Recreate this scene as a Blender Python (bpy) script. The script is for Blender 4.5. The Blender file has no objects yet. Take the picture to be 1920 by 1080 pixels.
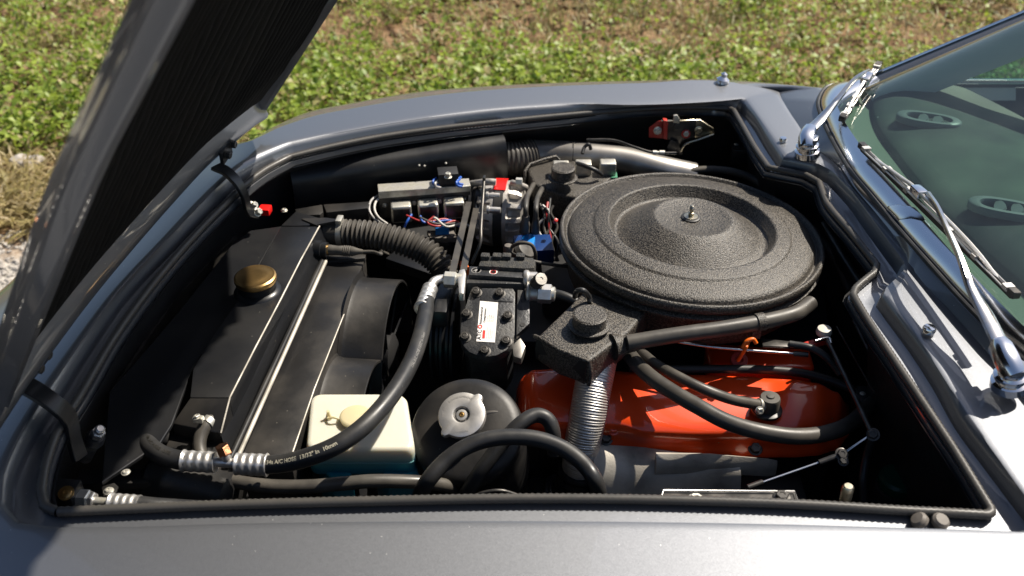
import bpy, bmesh, math, random
import numpy as np
from mathutils import Vector, Matrix
R = math.radians
rnd = random.Random(7)
SC = bpy.context.scene
COL = SC.collection

# ---------------------------------------------------------------- camera, sky, sun, exposure
PITCH = R(35); FPX = 1867.0; CZ = 1.70
cam_d = bpy.data.cameras.new('camera')
cam_d.sensor_width = 36; cam_d.lens = 36 * FPX / 1920
cam_d.clip_start = .02; cam_d.clip_end = 1500
cam_d.dof.use_dof = True; cam_d.dof.focus_distance = 1.42; cam_d.dof.aperture_fstop = 5.6
cam = bpy.data.objects.new('camera', cam_d); COL.objects.link(cam)
cam.location = (0, 0, CZ); cam.rotation_euler = (R(90) - PITCH, 0, 0)
SC.camera = cam
SUN_EL = R(53); SUN_AZ = R(34)            # azimuth measured from +X towards +Y
sun_dir = Vector((math.cos(SUN_EL) * math.cos(SUN_AZ), math.cos(SUN_EL) * math.sin(SUN_AZ), math.sin(SUN_EL)))
W = bpy.data.worlds.new('World'); SC.world = W; W.use_nodes = True
nt = W.node_tree; nt.nodes.clear()
sky = nt.nodes.new('ShaderNodeTexSky'); sky.sky_type = 'NISHITA'; sky.sun_disc = False
sky.sun_elevation = SUN_EL; sky.sun_rotation = R(90) - SUN_AZ
sky.air_density = 1.0; sky.dust_density = 1.5; sky.ozone_density = 1.0
bg = nt.nodes.new('ShaderNodeBackground'); bg.inputs['Strength'].default_value = .068
wo = nt.nodes.new('ShaderNodeOutputWorld')
nt.links.new(sky.outputs[0], bg.inputs['Color']); nt.links.new(bg.outputs[0], wo.inputs['Surface'])
sl = bpy.data.lights.new('sun', 'SUN'); sl.energy = 5.0; sl.angle = R(.5); sl.color = (1, .92, .80)
so = bpy.data.objects.new('sun', sl); COL.objects.link(so)
so.rotation_euler = sun_dir.to_track_quat('Z', 'Y').to_euler(); so.location = (3, 3, 6)
SC.view_settings.view_transform = 'Standard'; SC.view_settings.look = 'None'
SC.view_settings.exposure = 0.7; SC.view_settings.gamma = 1; SC.view_settings.use_curve_mapping = False

# ---------------------------------------------------------------- geometry helpers
FW = Vector((0, math.cos(PITCH), -math.sin(PITCH))); UP = Vector((0, math.sin(PITCH), math.cos(PITCH)))
CAM = Vector((0, 0, CZ)); Z3 = Vector((0, 0, 1))
YAW = R(5.8)
U = Vector((math.cos(YAW), -math.sin(YAW), 0))       # towards the rear of the car
V = Vector((math.sin(YAW), math.cos(YAW), 0))        # across the car, away from the viewer
def V3(*a): return Vector(a)
def ray(px, py): return Vector((px - 960, 0, 0)) + UP * (540 - py) + FW * FPX
def P(px, py, z):
    "point of the photograph at a known height"
    d = ray(px, py); return CAM + d * ((z - CZ) / d.z)
def PY(px, py, y):
    d = ray(px, py); return CAM + d * (y / d.y)
def PP(px, py, o, n):
    d = ray(px, py); return CAM + d * ((o - CAM).dot(n) / d.dot(n))
def dep(p): return (p - CAM).dot(FW)
def rp(r, p): return r * dep(p) / FPX
def PL(lst, z=None): return [P(*q) if len(q) == 3 else P(q[0], q[1], z) for q in lst]
def frame(n, up=None):
    n = n.normalized(); a = up or (Z3 if abs(n.z) < .9 else Vector((0, 1, 0)))
    x = a.cross(n).normalized(); return x, n.cross(x).normalized(), n
def cr(pts, sub=6, closed=False):
    "Catmull-Rom through the points"
    n = len(pts); out = []
    if n < 3 and not closed:
        return [pts[0].lerp(pts[1], k / sub) for k in range(sub + 1)]
    rng = range(n) if closed else range(n - 1)
    for i in rng:
        if closed: a, b, c, d = pts[i - 1], pts[i], pts[(i + 1) % n], pts[(i + 2) % n]
        else:
            b, c = pts[i], pts[i + 1]; a = pts[i - 1] if i else b * 2 - c; d = pts[i + 2] if i + 2 < n else c * 2 - b
        for k in range(sub):
            t = k / sub
            out.append(.5 * ((2 * b) + (c - a) * t + (2 * a - 5 * b + 4 * c - d) * t * t + (3 * b - a - 3 * c + d) * t ** 3))
    if not closed: out.append(pts[-1].copy())
    return out
def resample(pts, step):
    L = [0]
    for a, b in zip(pts, pts[1:]): L.append(L[-1] + (b - a).length)
    n = max(2, int(L[-1] / step)); out = []; j = 0
    for k in range(n + 1):
        s = L[-1] * k / n
        while j < len(L) - 2 and L[j + 1] < s: j += 1
        t = (s - L[j]) / max(1e-9, L[j + 1] - L[j]); out.append(pts[j].lerp(pts[j + 1], min(1, t)))
    return out, L[-1]
def frames(pts):
    T = []
    for i in range(len(pts)):
        T.append((pts[min(i + 1, len(pts) - 1)] - pts[max(i - 1, 0)]).normalized())
    n = frame(T[0])[0]; N = []
    for t in T:
        n = (n - t * n.dot(t)).normalized(); N.append((n, t.cross(n)))
    return T, N

class G:
    def __init__(s): s.v = []; s.f = []
    def add(s, vs, fs):
        o = len(s.v); s.v += [Vector(x) for x in vs]; s.f += [tuple(i + o for i in f) for f in fs]; return s
    def loft(s, rings, closed=True, cap=False, loop=False):
        n = len(rings[0]); vs = [p for r in rings for p in r]; fs = []
        m = len(rings)
        for i in range(m if loop else m - 1):
            j = (i + 1) % m
            for k in range(n if closed else n - 1):
                l = (k + 1) % n; fs.append((i * n + k, i * n + l, j * n + l, j * n + k))
        if cap: fs += [tuple(range(n))[::-1], tuple((m - 1) * n + k for k in range(n))]
        return s.add(vs, fs)
    def tube(s, pts, r, n=16, cap=True, sub=6, step=None, rf=None, smooth=True, flat=1.0):
        p = cr(pts, sub) if smooth and len(pts) > 2 else list(pts)
        if step: p, L = resample(p, step)
        T, N = frames(p); rings = []
        m = len(p) - 1
        for i, (c, (a, b)) in enumerate(zip(p, N)):
            rr = r if not isinstance(r, (list, tuple)) else r[0] + (r[1] - r[0]) * i / m
            if rf: rr *= rf(i, i / m)
            rings.append([c + (a * math.cos(t) + b * math.sin(t) * flat) * rr for t in [2 * math.pi * k / n for k in range(n)]])
        return s.loft(rings, True, cap)
    def lathe(s, o, ax, prof, n=40, up=None, sx=1.0):
        x, y, z = frame(ax, up); rings = []
        for r, h in prof:
            rings.append([o + z * h + (x * math.cos(t) * sx + y * math.sin(t)) * max(r, 1e-5) for t in [2 * math.pi * k / n for k in range(n)]])
        return s.loft(rings, True, True)
    def box(s, o, sx, sy, sz, ax=None):
        "o is the centre"
        a, b, c = ax or (U, V, Z3); vs = []
        for k in (-1, 1):
            for i, j in ((-1, -1), (1, -1), (1, 1), (-1, 1)):
                vs.append(o + a * (i * sx / 2) + b * (j * sy / 2) + c * (k * sz / 2))
        return s.add(vs, [(3, 2, 1, 0), (4, 5, 6, 7), (0, 1, 5, 4), (1, 2, 6, 5), (2, 3, 7, 6), (3, 0, 4, 7)])
    def prism(s, top, d):
        d = Vector((0, 0, -d)) if isinstance(d, (int, float)) else d
        n = len(top)
        return s.add(list(top) + [p + d for p in top],
                     [tuple(range(n)), tuple(range(2 * n - 1, n - 1, -1))] + [(i, i + n, (i + 1) % n + n, (i + 1) % n) for i in range(n)])
    def hexa(s, o, ax, r, h, n=6, up=None): return s.lathe(o, ax, [(r * .86, 0), (r, r * .08), (r, h - r * .1), (r * .86, h)], n, up)

MAT = {}
WL = {}
def mesh_of(name, g, mat, org, bevel=0, seg=2, sharp=38, smooth=True):
    me = bpy.data.meshes.new(name)
    me.from_pydata([tuple(v - org) for v in g.v], [], g.f)
    bm = bmesh.new(); bm.from_mesh(me)
    bmesh.ops.remove_doubles(bm, verts=bm.verts, dist=2e-6)
    bmesh.ops.recalc_face_normals(bm, faces=bm.faces)
    if bevel:
        es = [e for e in bm.edges if len(e.link_faces) == 2 and e.calc_face_angle(0) > R(25)]
        bmesh.ops.bevel(bm, geom=es, offset=bevel, segments=seg, profile=.6, affect='EDGES', clamp_overlap=True)
    for f in bm.faces: f.smooth = smooth
    for e in bm.edges:
        if len(e.link_faces) == 2 and e.calc_face_angle(0) > R(sharp): e.smooth = False
    bm.to_mesh(me); bm.free()
    me.materials.append(MAT[mat] if isinstance(mat, str) else mat)
    return me
def link(name, data, parent=None, loc=None):
    o = bpy.data.objects.new(name, data); COL.objects.link(o)
    w = Vector(loc) if loc is not None else (WL[parent] if parent else Vector((0, 0, 0)))
    WL[o] = w.copy()
    if parent: o.parent = parent; o.location = w - WL[parent]
    else: o.location = w
    return o
def thing(name, label, cat, loc, group=None):
    o = link(name, None, None, loc); o.empty_display_size = .05
    o['label'] = label; o['category'] = cat
    if group: o['group'] = group
    return o
def part(name, g, mat, parent, label=None, **kw):
    o = link(name, mesh_of(name, g, mat, WL[parent], **kw), parent)
    if label: o['label'] = label
    return o
def solo(name, g, mat, label, cat, group=None, **kw):
    c = sum(g.v, Vector((0, 0, 0))) / len(g.v); c.z = min(v.z for v in g.v)
    o = link(name, mesh_of(name, g, mat, c, **kw), None, c)
    o['label'] = label; o['category'] = cat
    if group: o['group'] = group
    return o
_bolt = {}
def bolt(parent, p, n, r, mat, name='bolt', h=.7, kind='hex'):
    key = (mat, kind, round(h, 2))
    if key not in _bolt:
        g = G()
        if kind == 'hex':
            g.lathe(Vector(), Z3, [(1.45, 0), (1.45, .12), (1.3, .18), (.9, .18)], 24)
            g.lathe(Vector((0, 0, .15)), Z3, [(1.1, 0), (1.12, .1), (1.12, h - .15), (.95, h), (.55, h), (.5, h - .12)], 6)
        elif kind == 'round':
            g.lathe(Vector(), Z3, [(1.25, 0), (1.25, .15), (.95, .2), (.95, h * .6), (.75, h), (.3, h * 1.05), (.28, h * .8)], 24)
        elif kind == 'splined':
            g.lathe(Vector(), Z3, [(1.5, 0), (1.5, .12), (1.15, .2)], 24)
            pr = []
            for k in range(24):
                t = 2 * math.pi * k / 24; q = 1.1 if k % 2 else .98; pr.append(Vector((math.cos(t) * q, math.sin(t) * q, h)))
            g.prism(pr, h); g.lathe(Vector((0, 0, h)), Z3, [(.7, 0), (.7, .1), (.5, .14), (.45, .04)], 12)
        _bolt[key] = mesh_of(name, g, mat, Vector(), sharp=30)
    o = link(name, _bolt[key], parent, p)
    o.rotation_euler = n.to_track_quat('Z', 'Y').to_euler(); o.scale = (r, r, r); return o

# ---------------------------------------------------------------- materials
def mat(name, col, rough=.5, metal=0, bump=None, var=None, coat=0, dust=None, coat_rough=.03, spec=.5, trans=0, ior=1.45, sss=0):
    m = bpy.data.materials.new(name); m.use_nodes = True; t = m.node_tree; n = t.nodes; l = t.links
    b = n['Principled BSDF']; b.inputs['Base Color'].default_value = (*col, 1)
    b.inputs['Roughness'].default_value = rough; b.inputs['Metallic'].default_value = metal
    b.inputs['Coat Weight'].default_value = coat; b.inputs['Coat Roughness'].default_value = coat_rough
    b.inputs['Specular IOR Level'].default_value = spec; b.inputs['IOR'].default_value = ior
    b.inputs['Transmission Weight'].default_value = trans
    if sss:
        b.inputs['Subsurface Weight'].default_value = sss; b.inputs['Subsurface Radius'].default_value = (1, .8, .5); b.inputs['Subsurface Scale'].default_value = .02
    tc = n.new('ShaderNodeTexCoord'); src = None
    if var:                                   # (scale, second colour, low, high)
        ns = n.new('ShaderNodeTexNoise'); ns.inputs['Scale'].default_value = var[0]; ns.inputs['Detail'].default_value = 6
        rmp = n.new('ShaderNodeMapRange'); rmp.inputs[1].default_value = var[2]; rmp.inputs[2].default_value = var[3]
        mx = n.new('ShaderNodeMix'); mx.data_type = 'RGBA'
        mx.inputs[6].default_value = (*col, 1); mx.inputs[7].default_value = (*var[1], 1)
        l.new(tc.outputs['Object'], ns.inputs['Vector']); l.new(ns.outputs['Fac'], rmp.inputs[0]); l.new(rmp.outputs[0], mx.inputs[0])
        src = mx.outputs[2]; l.new(src, b.inputs['Base Color'])
        ra = n.new('ShaderNodeMapRange'); ra.inputs[1].default_value = .3; ra.inputs[2].default_value = .7
        ra.inputs[3].default_value = max(.02, rough * .8); ra.inputs[4].default_value = min(1, rough * 1.25)
        l.new(ns.outputs['Fac'], ra.inputs[0]); l.new(ra.outputs[0], b.inputs['Roughness'])
    if dust:                                  # (scale, colour, amount)
        vo = n.new('ShaderNodeTexVoronoi'); vo.inputs['Scale'].default_value = dust[0]
        wn = n.new('ShaderNodeTexWhiteNoise'); l.new(vo.outputs['Color'], wn.inputs['Vector'])
        a1 = n.new('ShaderNodeMath'); a1.operation = 'LESS_THAN'; a1.inputs[1].default_value = .16
        a2 = n.new('ShaderNodeMath'); a2.operation = 'LESS_THAN'; a2.inputs[1].default_value = dust[2]
        a3 = n.new('ShaderNodeMath'); a3.operation = 'MULTIPLY'
        mx2 = n.new('ShaderNodeMix'); mx2.data_type = 'RGBA'; mx2.inputs[6].default_value = (*col, 1); mx2.inputs[7].default_value = (*dust[1], 1)
        l.new(tc.outputs['Object'], vo.inputs['Vector']); l.new(vo.outputs['Distance'], a1.inputs[0]); l.new(wn.outputs['Value'], a2.inputs[0])
        l.new(a1.outputs[0], a3.inputs[0]); l.new(a2.outputs[0], a3.inputs[1]); l.new(a3.outputs[0], mx2.inputs[0])
        if src: l.new(src, mx2.inputs[6])
        l.new(mx2.outputs[2], b.inputs['Base Color'])
    if bump:                                  # (scale, strength, distance, kind)
        if bump[3] == 'v':
            x = n.new('ShaderNodeTexVoronoi'); x.feature = 'SMOOTH_F1'; x.inputs['Smoothness'].default_value = .6; o = x.outputs['Distance']
        else:
            x = n.new('ShaderNodeTexNoise'); x.inputs['Detail'].default_value = 4; o = x.outputs['Fac']
        x.inputs['Scale'].default_value = bump[0]; l.new(tc.outputs['Object'], x.inputs['Vector'])
        bp = n.new('ShaderNodeBump'); bp.inputs['Strength'].default_value = bump[1]; bp.inputs['Distance'].default_value = bump[2]
        l.new(o, bp.inputs['Height']); l.new(bp.outputs[0], b.inputs['Normal'])
    MAT[name] = m; return m

def paint():
    m = mat('metallic_grey_paint', (.185, .193, .210), .52, .92, coat=1, coat_rough=.02, dust=(260, (.5, .5, .5), .012))
    n = m.node_tree.nodes; l = m.node_tree.links; b = n['Principled BSDF']; tc = [x for x in n if x.type == 'TEX_COORD'][0]
    vo = n.new('ShaderNodeTexVoronoi'); vo.inputs['Scale'].default_value = 2600          # metal flake
    vm = n.new('ShaderNodeVectorMath'); vm.operation = 'SUBTRACT'; vm.inputs[1].default_value = (.5, .5, .5)
    vs = n.new('ShaderNodeVectorMath'); vs.operation = 'SCALE'; vs.inputs['Scale'].default_value = .10
    ge = n.new('ShaderNodeNewGeometry'); va = n.new('ShaderNodeVectorMath'); vn = n.new('ShaderNodeVectorMath'); vn.operation = 'NORMALIZE'
    l.new(tc.outputs['Object'], vo.inputs['Vector']); l.new(vo.outputs['Color'], vm.inputs[0]); l.new(vm.outputs[0], vs.inputs[0])
    l.new(vs.outputs[0], va.inputs[0]); l.new(ge.outputs['Normal'], va.inputs[1]); l.new(va.outputs[0], vn.inputs[0]); l.new(vn.outputs[0], b.inputs['Normal'])
    ns = n.new('ShaderNodeTexNoise'); ns.inputs['Scale'].default_value = 7; ns.inputs['Detail'].default_value = 8; l.new(tc.outputs['Object'], ns.inputs['Vector'])
    mr = n.new('ShaderNodeMapRange'); mr.inputs[1].default_value = .45; mr.inputs[2].default_value = .8; mr.inputs[3].default_value = .015; mr.inputs[4].default_value = .14
    l.new(ns.outputs['Fac'], mr.inputs[0]); l.new(mr.outputs[0], b.inputs['Coat Roughness'])
paint()
BR = (.20, .17, .13)
mat('satin_black_paint', (.010, .0105, .012), .36, 0, var=(9, (.018, .0175, .017), .45, .75), dust=(170, (.09, .085, .075), .02), bump=(120, .12, .001, 'n'))
mat('dusty_black_paint', (.014, .0135, .0135), .42, 0, var=(14, (.042, .037, .031), .45, .8), dust=(200, (.13, .12, .10), .025), bump=(160, .15, .001, 'n'))
mat('bay_black', (.018, .018, .019), .55, 0, var=(12, (.018, .017, .016), .4, .7))
mat('rubber', (.020, .020, .021), .42, 0, var=(30, (.034, .033, .031), .4, .7), bump=(500, .12, .0006, 'n'))
mat('dusty_rubber', (.050, .046, .041), .6, 0, var=(24, (.09, .08, .066), .35, .7), bump=(500, .15, .0006, 'n'))
mat('seal_rubber', (.055, .052, .047), .42, 0, var=(60, (.055, .05, .045), .4, .7))
mat('grey_hose_rubber', (.045, .041, .036), .42, 0, var=(30, (.08, .072, .06), .35, .7), bump=(600, .15, .0006, 'n'))
mat('crackle_black', (.014, .013, .012), .40, 0, bump=(480, .9, .0014, 'n'), var=(480, (.11, .097, .080), .44, .60))
mat('chrome', (.82, .82, .83), .07, 1)
mat('trim_metal', (.74, .76, .80), .16, 1)
mat('brushed_chrome', (.62, .62, .62), .22, 1, var=(60, (.5, .5, .5), .4, .6))
mat('zinc', (.72, .70, .64), .46, .8, var=(60, (.42, .40, .33), .35, .7), bump=(300, .2, .0006, 'n'))
mat('yellow_zinc', (.55, .48, .32), .3, 1, var=(50, (.42, .40, .36), .35, .7))
mat('cast_aluminium', (.60, .57, .53), .5, .7, var=(40, (.30, .28, .25), .35, .75), bump=(260, .5, .0012, 'n'))
mat('aluminium', (.74, .72, .69), .42, .85, var=(60, (.5, .48, .45), .35, .7), bump=(200, .15, .0006, 'n'))
mat('duct_foil', (.74, .71, .67), .42, .8, var=(40, (.52, .5, .47), .35, .7), bump=(160, .3, .0008, 'n'))
mat('dull_steel', (.62, .58, .51), .55, .4, var=(18, (.17, .155, .13), .35, .75), bump=(500, .5, .0006, 'n'))
mat('worn_pipe', (.42, .40, .37), .38, .8, var=(16, (.14, .13, .12), .42, .75))
mat('dark_steel', (.055, .053, .05), .38, .7, var=(40, (.12, .11, .1), .4, .75))
mat('brass', (.78, .52, .22), .33, 1, var=(22, (.42, .25, .09), .35, .72), bump=(90, .12, .0008, 'n'))
mat('copper', (.62, .30, .17), .3, 1, var=(60, (.4, .2, .12), .4, .7))
mat('orange_enamel', (.80, .066, .008), .35, 0, coat=1, coat_rough=.04, dust=(160, (.5, .3, .2), .02))
mat('red_tape', (.72, .012, .010), .35, 0)
mat('red_plastic', (.45, .02, .015), .4, 0, coat=.5)
mat('red_oxide', (.42, .035, .025), .4, 0)
mat('blue_plastic', (.008, .20, .62), .35, 0)
mat('shaded_blue_plastic', (.003, .03, .13), .35, 0)  # blue connector away from the sun, its shade put into the colour
mat('blue_wire', (.02, .09, .4), .4, 0)
mat('grey_wire', (.35, .34, .33), .35, 0)
mat('red_wire', (.3, .02, .02), .4, 0)
mat('white_wire', (.5, .48, .44), .45, 0)
mat('orange_wire', (.7, .13, .01), .4, 0)
mat('white_plastic', (.55, .52, .45), .5, 0)
mat('green_plastic', (.004, .06, .035), .35, 0)
mat('green_board', (.06, .22, .13), .5, 0)
mat('cast_black', (.030, .031, .034), .42, .2, bump=(260, .55, .0012, 'n'), var=(34, (.06, .058, .054), .45, .8), dust=(500, (.28, .25, .2), .05))
mat('rough_cast_black', (.028, .028, .028), .6, .1, bump=(420, 1, .003, 'n'), var=(120, (.07, .065, .055), .45, .7))
mat('boot_rubber', (.13, .115, .10), .6, 0)
mat('label_paper', (.78, .74, .70), .55, 0, bump=(300, .1, .0004, 'n'))
mat('print_black', (.03, .03, .035), .6, 0)
mat('print_red', (.65, .03, .02), .5, 0)
mat('print_cream', (.42, .39, .30), .6, 0)
mat('print_grey', (.25, .24, .23), .6, 0)
mat('fabric_pad', (.010, .0095, .009), .95, 0, bump=(900, .6, .001, 'n'), spec=.15)
mat('dash_fabric', (.042, .044, .046), .9, 0, var=(5, (.10, .115, .095), .38, .68), dust=(60, (.4, .4, .38), .02), bump=(700, .4, .001, 'n'), spec=.2)
mat('vent_plastic', (.11, .12, .12), .45, 0)
mat('trim_cloth', (.50, .52, .53), .7, 0)
mat('dark_trim', (.03, .04, .055), .6, 0)
mat('rust_panel', (.10, .055, .035), .6, .2, var=(10, (.18, .10, .06), .4, .7))
mat('cap_plastic', (.54, .47, .29), .45, 0, sss=.4)

def bottle_mat():
    m = mat('milky_plastic', (.5, .48, .38), .38, 0, sss=.5); n = m.node_tree.nodes; l = m.node_tree.links; b = n['Principled BSDF']
    tc = [x for x in n if x.type == 'TEX_COORD'][0]; sp = n.new('ShaderNodeSeparateXYZ'); l.new(tc.outputs['Object'], sp.inputs[0])
    ns = n.new('ShaderNodeTexNoise'); ns.inputs['Scale'].default_value = 12; l.new(tc.outputs['Object'], ns.inputs['Vector'])
    ma = n.new('ShaderNodeMath'); ma.operation = 'MULTIPLY_ADD'; ma.inputs[1].default_value = .012; l.new(ns.outputs['Fac'], ma.inputs[0]); l.new(sp.outputs['Z'], ma.inputs[2])
    r = n.new('ShaderNodeValToRGB'); e = r.color_ramp.elements; mr = n.new('ShaderNodeMapRange')
    mr.inputs[1].default_value = 0; mr.inputs[2].default_value = .20; l.new(ma.outputs[0], mr.inputs[0]); l.new(mr.outputs[0], r.inputs[0])
    e[0].position = 0; e[0].color = (.006, .16, .24, 1); e[1].position = 1; e[1].color = (.56, .54, .45, 1)
    x = e.new(.82); x.color = (.010, .20, .28, 1); x = e.new(.89); x.color = (.10, .30, .30, 1); x = e.new(.955); x.color = (.47, .48, .39, 1)
    l.new(r.outputs[0], b.inputs['Base Color'])
bottle_mat()

def glass_mat(name, tint, gloss=(1, 1, 1)):
    m = bpy.data.materials.new(name); m.use_nodes = True; t = m.node_tree; n = t.nodes; l = t.links; n.clear()
    o = n.new('ShaderNodeOutputMaterial'); tr = n.new('ShaderNodeBsdfTransparent'); gl = n.new('ShaderNodeBsdfGlossy')
    tr.inputs[0].default_value = (*tint, 1); gl.inputs[0].default_value = (*gloss, 1); gl.inputs['Roughness'].default_value = .0
    lw = n.new('ShaderNodeLayerWeight'); lw.inputs[0].default_value = .5; pw = n.new('ShaderNodeMath'); pw.operation = 'POWER'; pw.inputs[1].default_value = 5
    fr = n.new('ShaderNodeMath'); fr.operation = 'MULTIPLY_ADD'; fr.inputs[1].default_value = .92; fr.inputs[2].default_value = .06; mx = n.new('ShaderNodeMixShader')
    l.new(lw.outputs['Facing'], pw.inputs[0]); l.new(pw.outputs[0], fr.inputs[0])
    df = n.new('ShaderNodeBsdfDiffuse'); df.inputs[0].default_value = (.55, .62, .60, 1)      # film of dust
    mx2 = n.new('ShaderNodeMixShader'); mx2.inputs[0].default_value = .035
    l.new(fr.outputs[0], mx.inputs[0]); l.new(tr.outputs[0], mx.inputs[1]); l.new(gl.outputs[0], mx.inputs[2])
    tcg = n.new('ShaderNodeTexCoord'); ng = n.new('ShaderNodeTexNoise'); ng.inputs['Scale'].default_value = 5; ng.inputs['Detail'].default_value = 8; ng.inputs['Distortion'].default_value = 1.2
    mg = n.new('ShaderNodeMapRange'); mg.inputs[1].default_value = .4; mg.inputs[2].default_value = .75; mg.inputs[3].default_value = .02; mg.inputs[4].default_value = .05
    l.new(tcg.outputs['Object'], ng.inputs['Vector']); l.new(ng.outputs['Fac'], mg.inputs[0]); l.new(mg.outputs[0], mx2.inputs[0])
    l.new(mx.outputs[0], mx2.inputs[1]); l.new(df.outputs[0], mx2.inputs[2]); l.new(mx2.outputs[0], o.inputs[0]); MAT[name] = m
glass_mat('tinted_glass', (.58, .76, .71))

def leaf_mat(name, attr='col', trans=.35):
    m = bpy.data.materials.new(name); m.use_nodes = True; t = m.node_tree; n = t.nodes; l = t.links; n.clear()
    o = n.new('ShaderNodeOutputMaterial'); a = n.new('ShaderNodeAttribute'); a.attribute_name = attr
    b = n.new('ShaderNodeBsdfPrincipled'); b.inputs['Roughness'].default_value = .5
    tl = n.new('ShaderNodeBsdfTranslucent'); mx = n.new('ShaderNodeMixShader'); mx.inputs[0].default_value = trans
    hs = n.new('ShaderNodeHueSaturation'); hs.inputs['Value'].default_value = 1.5
    l.new(a.outputs['Color'], b.inputs['Base Color']); l.new(a.outputs['Color'], hs.inputs['Color']); l.new(hs.outputs[0], tl.inputs[0])
    l.new(b.outputs[0], mx.inputs[1]); l.new(tl.outputs[0], mx.inputs[2]); l.new(mx.outputs[0], o.inputs[0]); MAT[name] = m
leaf_mat('leaf')

def ground_mat():
    m = bpy.data.materials.new('field_soil'); m.use_nodes = True; t = m.node_tree; n = t.nodes; l = t.links; b = n['Principled BSDF']
    b.inputs['Roughness'].default_value = .95; b.inputs['Specular IOR Level'].default_value = .1
    tc = n.new('ShaderNodeTexCoord'); sp = n.new('ShaderNodeSeparateXYZ'); l.new(tc.outputs['Object'], sp.inputs[0])
    def noise(s, d=6):
        x = n.new('ShaderNodeTexNoise'); x.inputs['Scale'].default_value = s; x.inputs['Detail'].default_value = d; l.new(tc.outputs['Object'], x.inputs['Vector']); return x
    a = noise(9); r = n.new('ShaderNodeValToRGB'); e = r.color_ramp.elements
    e[0].position = .3; e[0].color = (.075, .042, .022, 1); e[1].position = .72; e[1].color = (.30, .20, .115, 1)
    x = e.new(.5); x.color = (.17, .105, .06, 1)
    l.new(a.outputs['Fac'], r.inputs[0])
    g = noise(60); r2 = n.new('ShaderNodeValToRGB'); r2.color_ramp.elements[0].color = (.20, .18, .155, 1); r2.color_ramp.elements[1].color = (.52, .49, .44, 1)
    r2.color_ramp.elements[0].position = .35; r2.color_ramp.elements[1].position = .65; l.new(g.outputs['Fac'], r2.inputs[0])
    nb = noise(2.5); ad = n.new('ShaderNodeMath'); ad.operation = 'MULTIPLY_ADD'; ad.inputs[1].default_value = .5; l.new(nb.outputs['Fac'], ad.inputs[0]); l.new(sp.outputs['Y'], ad.inputs[2])
    mr = n.new('ShaderNodeMapRange'); mr.inputs[1].default_value = 2.84; mr.inputs[2].default_value = 2.98; l.new(ad.outputs[0], mr.inputs[0])
    la = n.new('ShaderNodeMapRange'); la.inputs[1].default_value = 2.2; la.inputs[2].default_value = 2.45; l.new(ad.outputs[0], la.inputs[0])
    ml = n.new('ShaderNodeMix'); ml.data_type = 'RGBA'; ml.inputs[6].default_value = (.09, .085, .078, 1); l.new(la.outputs[0], ml.inputs[0]); l.new(r2.outputs[0], ml.inputs[7])  # unseen lane before the gravel, darkened to lessen light bounced onto the bonnet
    mx = n.new('ShaderNodeMix'); mx.data_type = 'RGBA'; l.new(mr.outputs[0], mx.inputs[0]); l.new(ml.outputs[2], mx.inputs[6]); l.new(r.outputs[0], mx.inputs[7])
    # beyond the built plants: green cover in the colour alone
    fc = noise(1.2); fr = n.new('ShaderNodeMapRange'); fr.inputs[1].default_value = 10; fr.inputs[2].default_value = 14; l.new(sp.outputs['Y'], fr.inputs[0])
    mm = n.new('ShaderNodeMath'); mm.operation = 'MULTIPLY'; l.new(fr.outputs[0], mm.inputs[0]); l.new(fc.outputs['Fac'], mm.inputs[1])
    mx3 = n.new('ShaderNodeMix'); mx3.data_type = 'RGBA'; mx3.inputs[7].default_value = (.09, .12, .025, 1); l.new(mm.outputs[0], mx3.inputs[0]); l.new(mx.outputs[2], mx3.inputs[6])
    l.new(mx3.outputs[2], b.inputs['Base Color'])
    bp = n.new('ShaderNodeBump'); bp.inputs['Strength'].default_value = .8; bp.inputs['Distance'].default_value = .02; bn = noise(35, 8)
    l.new(bn.outputs['Fac'], bp.inputs['Height']); l.new(bp.outputs[0], b.inputs['Normal']); MAT['field_soil'] = m
ground_mat()

def text_g(s, size, fn, bold=.0, extr=0.0002):
    "lettering as a thin mesh; fn maps flat (x, y, lift) to a point in space"
    cu = bpy.data.curves.new('t', 'FONT'); cu.body = s; cu.size = size; cu.offset = bold; cu.resolution_u = 3
    ob = bpy.data.objects.new('t', cu); me = ob.to_mesh()
    vs = [v.co.copy() for v in me.vertices]; fs = [tuple(p.vertices) for p in me.polygons]; ob.to_mesh_clear()
    bpy.data.objects.remove(ob); bpy.data.curves.remove(cu)
    w = max([v.x for v in vs] or [0]); g = G(); g.add([fn(v.x, v.y, extr) for v in vs], fs); return g, w

# ---------------------------------------------------------------- ground and field
gv = []; gf = []; NX, NY = 90, 90
xs = [-300, -120, -50, -22] + list(np.linspace(-10, 10, 70)) + [22, 50, 120, 300]
ys = [-300, -100, -30, -8] + list(np.linspace(-3, 12, 70)) + [20, 45, 120, 300]
nr = np.random.RandomState(3)
for y in ys:
    for x in xs:
        near = abs(x) < 10 and 2.9 < y < 12
        gv.append((x, y, (nr.rand() - .5) * .035 + .02 * math.sin(x * 2.1 + y) if near else 0))
nx = len(xs)
for j in range(len(ys) - 1):
    for i in range(nx - 1): gf.append((j * nx + i, j * nx + i + 1, (j + 1) * nx + i + 1, (j + 1) * nx + i))
me = bpy.data.meshes.new('ground'); me.from_pydata(gv, [], gf); me.materials.append(MAT['field_soil'])
for p in me.polygons: p.use_smooth = True
go = link('ground', me); go['kind'] = 'structure'

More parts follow.
